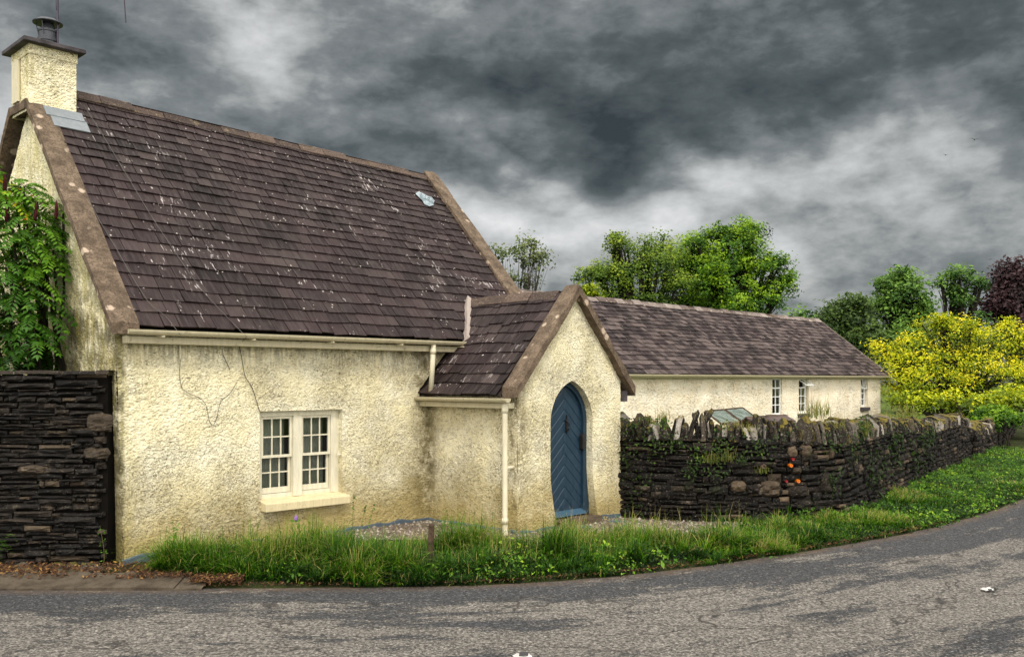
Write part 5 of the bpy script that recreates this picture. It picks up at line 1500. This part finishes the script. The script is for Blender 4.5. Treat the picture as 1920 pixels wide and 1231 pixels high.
TX = lambda x: float(np.interp(x, E2[:, 0], ET))
rg = np.random.default_rng(88)
tL, tR = TX(-3.55), TX(16)
wallx = np.array([TX(-3.55), TX(-3.0), TX(-1.5), TX(-.3), TX(.8), TX(2.0), TX(3.4), TX(4.6), TX(6.4), TX(9), TX(16)])
wd0 = np.array([.55, .30, .0, .0, .0, .0, .0, .0, .0, .0, .0])          # nearest grass to the road
wd1 = np.array([.85, 1.0, 1.20, 1.70, 1.50, 1.30, 1.35, 1.45, 1.9, 2.4, 2.4])   # farthest
afn = lambda t: (np.interp(t, wallx, wd0), np.interp(t, wallx, wd1))
mb = MB()
def batch(n, t0, t1, hm, pw=1.0, tonec=.45, wd=.0035):
    t, a, R = verge_pts(n, t0, t1, afn, rg, pw)
    cl = fbm(np.stack([R[:, 0] * 1.7, R[:, 1] * 1.7, R[:, 0] * 0], 1), 3); c2_ = fbm(np.stack([R[:, 0] * 5, R[:, 1] * 5, R[:, 0] * 0 + 4], 1), 2)
    keep = rg.random(n) < .55 + 1.2 * cl + .3
    inb = inpoly(R[:, :2], gpoly); keep &= (~inb) | (rg.random(n) < .16)
    t, a, R, cl, c2_ = t[keep], a[keep], R[keep], cl[keep], c2_[keep]; n = len(R)
    edge = np.clip(a / .28, .40, 1)
    H = hm * edge * (1 + .75 * cl + .35 * c2_) * rg.uniform(.55, 1.25, n)
    lean = np.abs(rg.normal(.45, .3, n)) + .5 * (1 - edge)
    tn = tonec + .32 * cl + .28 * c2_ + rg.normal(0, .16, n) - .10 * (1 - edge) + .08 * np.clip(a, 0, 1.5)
    blades(mb, R, np.clip(H, .05, .9), wd * rg.uniform(.6, 1.4, n), lean, rg, tn)
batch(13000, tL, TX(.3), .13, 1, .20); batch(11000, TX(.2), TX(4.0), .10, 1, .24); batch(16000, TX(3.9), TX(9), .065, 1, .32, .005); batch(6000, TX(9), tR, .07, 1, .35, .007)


def tufts(n, t0, t1, hm, per, tonec, wd, sp_=.07):
    t, a, R = verge_pts(n, t0, t1, afn, rg)
    keep = ~inpoly(R[:, :2], gpoly) | (rg.random(n) < .16); t, a, R = t[keep], a[keep], R[keep]; n = len(R)
    cl = fbm(np.stack([R[:, 0] * 1.4, R[:, 1] * 1.4, R[:, 0] * 0 + 3], 1), 3)
    k = np.maximum(6, (per * rg.uniform(.4, 1.5, n) * (1 + .6 * cl)).astype(int)); idx = np.repeat(np.arange(n), k); m = len(idx)
    o2 = rg.normal(0, 1, (m, 2)) * (sp_ * rg.uniform(.5, 1.4, n))[idx][:, None]
    B = R[idx].copy(); B[:, :2] += o2 * .6
    hh = hm * (rg.uniform(.5, 1.35, n) * np.clip(1 + 1.7 * cl, .3, 2.2) * np.clip(.42 + a / .45, .4, 1.0))[idx] * rg.uniform(.6, 1.15, m)
    tn = tonec + (.20 * rg.normal(0, 1, n) + .55 * cl + .05 * np.clip(a, 0, 1.5))[idx] + rg.normal(0, .13, m)
    tn = np.where(rg.random(m) < .02, 1.35, tn)
    ang = np.arctan2(o2[:, 1], o2[:, 0]) + rg.normal(0, .6, m) + (rg.normal(0, .5, n))[idx]
    # the front of the bank flops out over the road edge
    blades(mb, B, np.clip(hh, .04, .7), wd * rg.uniform(.6, 1.5, m), np.abs(rg.normal(.62, .34, m)), rg, tn, 4, 1.05, ang)


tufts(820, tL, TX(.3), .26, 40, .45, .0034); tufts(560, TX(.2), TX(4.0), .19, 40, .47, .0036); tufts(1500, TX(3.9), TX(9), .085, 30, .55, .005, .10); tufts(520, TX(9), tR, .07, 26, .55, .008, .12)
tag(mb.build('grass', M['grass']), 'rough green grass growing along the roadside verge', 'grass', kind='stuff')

# broad-leaved weeds through the verge
mb = MB()
t, a, R = verge_pts(5200, TX(-2.9), TX(15), afn, rg)
w_ = np.clip(.10 + 1.0 * fbm(np.stack([R[:, 0] * 1.3, R[:, 1] * 1.3, R[:, 0] * 0 + 8], 1), 2) + .38 * np.clip((R[:, 0] - 3.6) / 1.6, 0, 1), 0, 1)
kk = (rg.random(len(R)) < w_) & ~inpoly(R[:, :2], gpoly); R = R[kk]; a = a[kk]
CF = fbm(np.stack([R[:, 0] * 1.8, R[:, 1] * 1.8, R[:, 0] * 0 + 1], 1), 2)
for p, aa, cfb_ in zip(R, a, CF):
    far_ = np.clip((p[0] - 3.6) / 2, 0, 1); k = rg.integers(5, 10) + int(5 * far_); s = rg.uniform(.022, .055) * (1 + .15 * far_); h0 = rg.uniform(.03, .17) * min(1, .35 + aa) * (1 - .45 * far_); t0_ = rg.normal(.52, .2) - .06 * far_ + .35 * cfb_
    C = p + np.stack([rg.normal(0, .05 + s * .7, k), rg.normal(0, .05 + s * .7, k), h0 + rg.uniform(-.05, .06, k)], 1)
    Nn_ = np.stack([rg.normal(0, .6, k), rg.normal(-.45, .6, k), np.ones(k)], 1)
    leaf_mesh(mb, C, Nn_, s, rg, np.clip(rg.normal(t0_, .16, k), 0, 1), .55, .3)
tag(mb.build('weeds', M['weed']), 'low broad leaved weeds mixed into the verge grass', 'weeds', kind='stuff')

# dry seed heads
mb = MB(); t, a, R = verge_pts(900, TX(-2.6), TX(3.4), lambda t: (.35 + 0 * t, np.interp(t, wallx, wd1)), rg)
R = R[rg.random(len(R)) < np.clip(.25 + 1.2 * fbm(np.stack([R[:, 0] * 1.1, R[:, 1] * 1.1, R[:, 0] * 0 + 2], 1), 2), .03, 1)]
blades(mb, R, rg.uniform(.25, .55, len(R)), np.full(len(R), .0016), np.abs(rg.normal(.15, .15, len(R))), rg, rg.uniform(.2, 1, len(R)))
tag(mb.build('seed_grass', M['seed']), 'thin pale seeding grass stems standing above the verge', 'grass', kind='stuff')

# tussocks: big arching clumps one can tell apart
for px, py, n, h, sp_, lab in ((1040, 1062, 420, .52, .16, 'largest tall grass tussock, directly in front of the porch door'), (640, 1070, 300, .44, .17, 'tall fine grass tussock below the right end of the window sill'), (375, 1085, 230, .34, .16, 'dark tufted grass clump at the left end of the verge'),
                               (1190, 1062, 220, .32, .13, 'arching grass clump right of the tussock before the door'), (1405, 1028, 160, .30, .14, 'pale broad bladed grass clump below the rubble wall'), (900, 1070, 200, .30, .16, 'low grass clump left of the downpipe foot')):
    g = np.array([(px - CX) / F, 1.0]) * (F * CAMZ / (py - HY)); R = np.stack([g[0] + rg.normal(0, sp_ * .45, n), g[1] + rg.normal(0, sp_ * .45, n), np.full(n, .04)], 1)
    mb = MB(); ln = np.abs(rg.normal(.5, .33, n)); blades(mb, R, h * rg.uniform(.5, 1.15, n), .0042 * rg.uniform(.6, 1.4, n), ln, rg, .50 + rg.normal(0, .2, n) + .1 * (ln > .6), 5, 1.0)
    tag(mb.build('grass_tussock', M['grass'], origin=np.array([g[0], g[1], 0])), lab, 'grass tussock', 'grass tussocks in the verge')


# upright flowering weeds against the wall
def stemplant(px, pyb, pyt, Y, lab, seed, leaf=.05, flower=None, nlv=16, thick=.003, seedy=False, n=1, cat='weed', mat='weed'):
    rng = np.random.default_rng(seed); b = at(px, pyb, Y); top_ = at(px, pyt, Y); b[2] = .03; h = top_[2] - b[2]
    o = empty('weed_plant', tuple(b)); tag(o, lab, cat, 'tall weeds along the cottage wall'); mS, mL = MB(), MB()
    for i in range(n):
        dx = rng.normal(0, .05, 2) if n > 1 else np.zeros(2); hh = h * (1 if i == 0 else rng.uniform(.6, .95)); t = np.linspace(0, 1, 7)
        P = np.stack([dx[0] * (1 + t) + .03 * np.sin(t * 3 + seed), dx[1] + 0 * t, hh * t], 1); tube(mS, P, np.linspace(thick, thick * .4, 7), 4)
        k = nlv; tt = rng.uniform(.15 if not seedy else .5, 1, k); C = np.stack([np.interp(tt, t, P[:, 0]), np.interp(tt, t, P[:, 1]), tt * hh], 1)
        aa = rng.uniform(0, 6.28, k); r_ = leaf * (.9 if not seedy else .35); C[:, 0] += np.cos(aa) * r_ * .7; C[:, 1] += np.sin(aa) * r_ * .7
        leaf_mesh(mL, C, np.stack([np.cos(aa) * .5, np.sin(aa) * .5 - .3, np.ones(k)], 1), leaf, rng, np.clip(rng.normal(.55, .2, k), 0, 1), .45, .2)
    mS.build('stem', M['seed'], o); mL.build('leaves', M[mat], o)
    if flower:
        mF = MB(); lathe(mF, (0, 0, h - .03), [(.006, 0), (.022, .02), (.018, .05), (.004, .07)], 9); mF.build('flower', M[flower], o)
    return o


stemplant(555, 1060, 972, 10.2, 'leafy weed with purple flowers standing below the window sill', 1, .075, 'purple', 22)
stemplant(334, 1080, 975, 9.9, 'yellow green spindly weed against the wall left of the window', 2, .05, None, 30, n=3, seedy=False)
stemplant(465, 1070, 962, 10.5, 'thin dry seeding stem left of the window sill', 3, .03, None, 26, n=2, seedy=True, mat='seed')
stemplant(672, 1040, 930, 10.6, 'tallest thin grass stem right of the window sill', 4, .035, None, 18, n=3, seedy=True, mat='grass')
stemplant(845, 1020, 955, 11.6, 'pair of green seed stems in the corner left of the porch', 5, .03, None, 18, n=2, seedy=True, mat='grass')
stemplant(905, 1020, 962, 11.3, 'slim green stem against the porch side wall', 6, .03, None, 14, n=2, seedy=True, mat='grass')
stemplant(190, 1066, 985, 9.85, 'climbing small leaved weed on the left slate wall', 7, .045, None, 16, n=1)
# fern at the left picture edge
fb = at(-8, 1060, 9.75); fb[2] = 0.05; fo = empty('fern', tuple(fb)); tag(fo, 'green fern at the foot of the left slate wall', 'fern')
mb = MB()
for k in range(9):
    a = rg.uniform(0, 6.28); L = rg.uniform(.25, .42); t = np.linspace(.1, 1, 12); P = np.stack([cos(a) * t * L, sin(a) * t * L * .6 - .05, .30 * np.sin(t * 2.3) * rg.uniform(.7, 1.2)], 1)
    for j, p in enumerate(P):
        for s in (-1, 1):
            d = np.array([-sin(a) * s, cos(a) * s * .6, -.1]); l_ = .075 * (1 - t[j] * .7); w = np.array([cos(a), sin(a), 0]) * .011
            mb.add([p, p + d * l_ * .5 + w, p + d * l_, p + d * l_ * .5 - w], [(0, 1, 2, 3)], float(np.clip(rg.normal(.5, .15), 0, 1)))
mb.build('fronds', M['sumac'], fo)

# greenery on the rubble wall, spilling down from the top
mb = MB(); rg = np.random.default_rng(99)
for px, py, r, n, tn in ((1185, 800, 30, 150, .30), (1225, 830, 34, 150, .45), (1180, 860, 24, 90, .22), (1205, 900, 26, 60, .25), (1265, 830, 22, 120, .3), (1310, 850, 20, 110, .5), (1350, 842, 18, 110, .5), (1345, 880, 22, 90, .3), (1300, 880, 20, 80, .3), (1420, 840, 26, 110, .25), (1390, 858, 14, 60, .3), (1190, 940, 24, 60, .2),
                          (1560, 830, 26, 120, .25), (1620, 800, 30, 160, .35), (1600, 840, 50, 260, .2), (1680, 830, 60, 320, .15), (1740, 820, 60, 320, .15), (1640, 880, 60, 220, .12), (1560, 900, 30, 120, .15), (1720, 860, 50, 200, .15), (1360, 815, 24, 60, .35), (1460, 815, 40, 60, .2), (1240, 790, 16, 90, .6)):
    t = min(np.linspace(0, rp.L, 600), key=lambda t: abs(rp.at(t)[0][0] / rp.at(t)[0][1] - (px - CX) / F)); q, T, N = rp.at(t); k_ = q[1] / F; z = CAMZ - (py - HY) * k_
    rr = r * k_; m = int(n * .55)
    al = rg.normal(0, .55, m) * rr * (1.5 if t > 4 else 1); ve = rg.normal(0, .5, m) * rr
    C = q + T * al[:, None] + N * (rg.uniform(.02, .08, m) - .03 * z)[:, None]; C[:, 2] += np.clip(z + ve, .1, 1.45)
    nn = N + np.array([0, 0, .5]) + rg.normal(0, .5, (m, 3))
    leaf_mesh(mb, C, nn, .045 if t < 4 else .075, rg, np.clip(tn + rg.normal(0, .2, m), 0, 1), .5, .2)
tag(mb.build('wall_greenery', M['ivy']), 'ferny weeds and creepers rooted in the rubble wall', 'creeper', kind='stuff')
mb = MB()
for px, py, n, h in ((1330, 866, 60, .16), (1360, 862, 60, .16), (1430, 885, 40, .12), (1620, 815, 90, .30), (1240, 775, 50, .18), (1395, 800, 60, .20), (1370, 792, 40, .15), (1555, 765, 70, .3), (1540, 770, 60, .3), (1205, 778, 50, .12), (1580, 790, 60, .2), (1720, 770, 70, .25), (1700, 775, 60, .2), (1415, 800, 30, .2)):
    t = min(np.linspace(0, rp.L, 600), key=lambda t: abs(rp.at(t)[0][0] / rp.at(t)[0][1] - (px - CX) / F)); q, T, N = rp.at(t); z = CAMZ - (py - HY) * q[1] / F
    top_ = py < 812; R = q + T * rg.normal(0, .06, n)[:, None] + N * (rg.uniform(-.35, 0, n) if top_ else rg.uniform(0, .04, n))[:, None]; R[:, 2] = z + rg.normal(0, .02, n) - (.1 if top_ else 0)
    blades(mb, R, h * rg.uniform(.5, 1.3, n), .003 * rg.uniform(.6, 1.5, n), np.abs(rg.normal(.5, .4, n)), rg, (.75 if top_ else .55) + rg.normal(0, .2, n), 4, 1.2)
tag(mb.build('wall_grass', M['seed']), 'tufts of dry grass sprouting from the wall top', 'grass', kind='stuff')

# rubble, moss and dead leaves between left wall and edging
rg = np.random.default_rng(66)
mb = MB()
for i in range(46):
    x = rg.uniform(-6.6, -3.2); y = rg.uniform(9.45, 9.85) - .10 * (x > -4); w, l, h = rg.uniform(.08, .30), rg.uniform(.06, .16), rg.uniform(.03, .09)
    nu, nv = 8, 6; u, v = np.meshgrid(np.linspace(-1, 1, nu), np.linspace(-1, 1, nv)); u = u.ravel(); v = v.ravel(); nn = fbm(np.stack([u * 2 + i, v * 2, u * 0], 1), 3)
    z = .02 + h * np.clip(1 - np.maximum(abs(u), abs(v)) ** 3, 0, 1) * (1 + .4 * nn)
    a_ = rg.uniform(-.4, .4); X_ = u * w / 2 * (1 + .2 * nn); Y_ = v * l / 2 * (1 + .2 * nn)
    mb.add(np.stack([x + X_ * cos(a_) - Y_ * sin(a_), y + X_ * sin(a_) + Y_ * cos(a_), z - .0], 1), gridf(nu, nv), rg.random())
tag(mb.build('rubble', M['kerb_rubble']), 'mossy stone rubble along the foot of the left wall', 'rubble', kind='stuff')
mb = MB()
n = 6500; x = rg.uniform(-6.6, -2.6, n); y = np.where(x < -3.1, rg.uniform(9.14, 9.80, n), rg.uniform(8.98, 9.25, n)); keep = rg.random(n) < np.clip(.45 + 1.4 * fbm(np.stack([x * 2, y * 2, x * 0], 1), 3) + .5 * ((x > -4.2) & (x < -2.9)), 0.02, 1)
C = np.stack([x, y, .055 + rg.uniform(0, .05, n)], 1)[keep]
leaf_mesh(mb, C, np.stack([rg.normal(0, .5, len(C)), rg.normal(0, .5, len(C)) - .3, np.ones(len(C))], 1), .045, rg, rg.random(len(C)) ** 1.3, .35, .3)
t, a, R = verge_pts(1500, TX(-3), TX(6), lambda t: (-.03 + 0 * t, .10 + 0 * t), rg); R[:, 2] = .03 + rg.uniform(0, .015, len(R)); leaf_mesh(mb, R, np.stack([rg.normal(0, .5, len(R)), rg.normal(0, .5, len(R)), np.ones(len(R))], 1), .03, rg, rg.random(len(R)) * .92, .4, .3)
tag(mb.build('leaf_litter', M['litter']), 'brown dead leaves and twigs lying along the road edge', 'leaf litter', kind='stuff')
for px, py, lab in ((756, 1055, 'yellow fallen leaf caught in the grass left of the post'), (1242, 1058, 'pale green upright dock leaf at the verge edge')):
    c = at(px, py, 9.35); mb = MB(); leaf_mesh(mb, np.zeros((1, 3)), np.array([[.2, -1, .3]]), .075, np.random.default_rng(px), .5, .45, .3)
    o = mb.build('leaf', simple('fallen_leaf_' + ('a' if px < 1000 else 'b'), (.50, .36, .03) if px < 1000 else (.12, .22, .02), .6)); o.location = c; tag(o, lab, 'leaf')
# ================================================================ sky, sun, camera
w = bpy.data.worlds.new('World'); scene.world = w; w.use_nodes = True
class WN(Mat):
    def __init__(s): s.nt = w.node_tree; s.nt.nodes.clear()
k = WN()
SUN_EL, SUN_AZ = radians(50), radians(172)      # azimuth clockwise from +Y; behind the camera
sky = k.n('TexSky', {}, sky_type='NISHITA'); sky.sun_disc = False; sky.sun_elevation = SUN_EL; sky.sun_rotation = SUN_AZ
dirv = k.n('TexCoord').outputs['Generated']; X_ = k.xyz(dirv)
hyp = k.math('SQRT', k.math('ADD', k.math('MULTIPLY', X_[0], X_[0]), k.math('MULTIPLY', X_[1], X_[1])))
az = k.math('ARCTAN2', X_[0], X_[1]); el = k.math('ARCTAN2', X_[2], hyp)
P2 = k.n('CombineXYZ', {0: az, 1: k.math('MULTIPLY', el, 1.35), 2: 0.0}).outputs[0]
wn = k.n('TexNoise', {'Vector': P2, 'Scale': 6.0, 'Detail': 3.0, 'Roughness': 0.5}).outputs['Color']
wv = k.n('VectorMath', {0: wn, 1: (0.5, 0.5, 0.5)}, operation='SUBTRACT').outputs[0]
wv2 = k.n('VectorMath', {0: wv, 'Scale': 0.20}, operation='SCALE').outputs[0]
PW = k.n('VectorMath', {0: P2, 1: wv2}, operation='ADD').outputs[0]
XW = k.xyz(PW)
def dang(px, py):
    a = math.atan((px - CX) / F); return a, math.atan((HY - py) / F * cos(a)) * 1.35
val = 0.47
acc = None
def blob(px, py, rx, ry, amp, rot=0.0):
    global acc
    a, e = dang(px, py); rx, ry = rx / F, ry / F * 1.35
    dx = k.math('SUBTRACT', XW[0], a); dy = k.math('SUBTRACT', XW[1], e)
    if rot:
        c_, s_ = cos(rot), sin(rot)
        dx, dy = k.math('ADD', k.math('MULTIPLY', dx, c_), k.math('MULTIPLY', dy, s_)), k.math('SUBTRACT', k.math('MULTIPLY', dy, c_), k.math('MULTIPLY', dx, s_))
    q = k.math('ADD', k.math('POWER', k.math('ABSOLUTE', k.math('MULTIPLY', dx, 1 / rx)), 2.0), k.math('POWER', k.math('ABSOLUTE', k.math('MULTIPLY', dy, 1 / ry)), 2.0))
    g = k.math('MULTIPLY', k.math('POWER', 2.71828, k.math('MULTIPLY', q, -1.0)), amp)
    acc = g if acc is None else k.math('ADD', acc, g)
for b in ((1120, 300, 150, 75, -.30, 0), (1000, 190, 330, 110, -.17, -.1), (1250, 140, 260, 110, -.10, 0), (1560, 60, 260, 110, -.16, 0), (1790, 170, 190, 110, -.18, -.3), (1880, 270, 90, 45, -.16, 0),
          (500, 80, 120, 90, .30, .5), (300, 70, 160, 90, -.02, 0), (700, 150, 120, 70, .06, 0), (60, 250, 140, 180, .14, 0), (640, 250, 160, 70, -.08, 0), (950, 390, 150, 60, .34, 0),
          (1310, 330, 110, 60, .28, 0), (1640, 240, 150, 50, .26, .15), (1500, 300, 190, 70, .18, 0), (1750, 340, 180, 60, .16, 0), (1230, 400, 190, 60, .20, 0), (1010, 470, 200, 70, .28, 0), (1600, 420, 240, 40, .08, 0), (1850, 400, 120, 50, .10, 0), (1600, 520, 300, 70, .10, 0), (1500, 470, 160, 30, .12, 0), (180, 20, 160, 60, -.08, 0), (860, 60, 200, 80, -.02, 0)):
    blob(*b)
big_ = k.noise(k.mapv(P2, (1.0, 1.25, 1)), 4.2, 9, 0.58); med0 = k.noise(k.mapv(P2, (1, 1.3, 1), loc=(3.1, 1.7, 0)), 9, 5, 0.5)
med = k.math('ADD', 0.08, k.math('MULTIPLY', k.math('ABSOLUTE', k.math('SUBTRACT', med0, 0.5)), 3.2))
up_ = k.noise(k.mapv(P2, (1.0, 1.25, 1), loc=(0.012, 0.035, 0)), 4.2, 9, 0.58); rel = k.math('SUBTRACT', big_, up_); fin = k.noise(k.mapv(P2, (1, 1.7, 1)), 34, 6, 0.6, 0.8)
v_ = k.math('ADD', acc, 0.50)
v_ = k.math('ADD', v_, k.math('MULTIPLY', k.math('SUBTRACT', big_, 0.5), 0.62)); v_ = k.math('ADD', v_, k.math('MULTIPLY', k.math('SUBTRACT', med, 0.36), 0.20)); v_ = k.math('ADD', v_, k.math('MULTIPLY', k.math('SUBTRACT', fin, 0.5), 0.17)); v_ = k.math('ADD', v_, k.math('MULTIPLY', rel, 0.75))
lin = lambda c: tuple((x / 255 / 12.92 if x / 255 < .04045 else ((x / 255 + .055) / 1.055) ** 2.4) * 10 for x in c)
cl = k.ramp(v_, [(0.08, lin((52, 59, 60))), (0.30, lin((86, 93, 94))), (0.50, lin((130, 135, 136))), (0.68, lin((182, 184, 183))), (0.80, lin((206, 208, 208))), (1.0, lin((238, 238, 238)))])
# sky brightened overhead and behind the viewer, unseen fill added to light the walls
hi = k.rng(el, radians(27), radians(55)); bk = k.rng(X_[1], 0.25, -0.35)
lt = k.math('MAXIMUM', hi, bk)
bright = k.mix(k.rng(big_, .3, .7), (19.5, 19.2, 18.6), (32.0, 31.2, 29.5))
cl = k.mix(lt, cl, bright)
low = k.rng(el, radians(0.5), radians(-3))
cl = k.mix(low, cl, (0.5, 0.6, 0.35))
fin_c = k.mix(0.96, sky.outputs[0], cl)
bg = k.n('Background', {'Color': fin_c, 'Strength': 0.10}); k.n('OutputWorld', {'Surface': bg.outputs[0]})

sl_ = bpy.data.lights.new('sun', 'SUN'); sl_.energy = 2.0; sl_.angle = radians(10); sl_.color = (1.0, 0.95, 0.86)
so = bpy.data.objects.new('sun', sl_); col.objects.link(so)
from mathutils import Vector
sd_ = Vector((sin(SUN_AZ) * cos(SUN_EL), cos(SUN_AZ) * cos(SUN_EL), sin(SUN_EL)))
so.rotation_euler = (-sd_).to_track_quat('-Z', 'Y').to_euler(); so.location = (0, -5, 20)

cam = bpy.data.cameras.new('camera'); co = bpy.data.objects.new('camera', cam); col.objects.link(co)
co.location = (0, 0, CAMZ); co.rotation_euler = (pi / 2, 0, 0)
cam.sensor_fit = 'HORIZONTAL'; cam.sensor_width = 36; cam.lens = 36 * F / 1920; cam.shift_y = (HY - 615.5) / 1920; cam.clip_end = 2000; cam.clip_start = .05
scene.camera = co
scene.view_settings.view_transform = 'Standard'; scene.view_settings.look = 'None'; scene.view_settings.exposure = 0; scene.view_settings.gamma = 1
scene.cycles.use_denoising = True; scene.cycles.max_bounces = 6; scene.cycles.transparent_max_bounces = 8
scene.cycles.use_adaptive_sampling = True
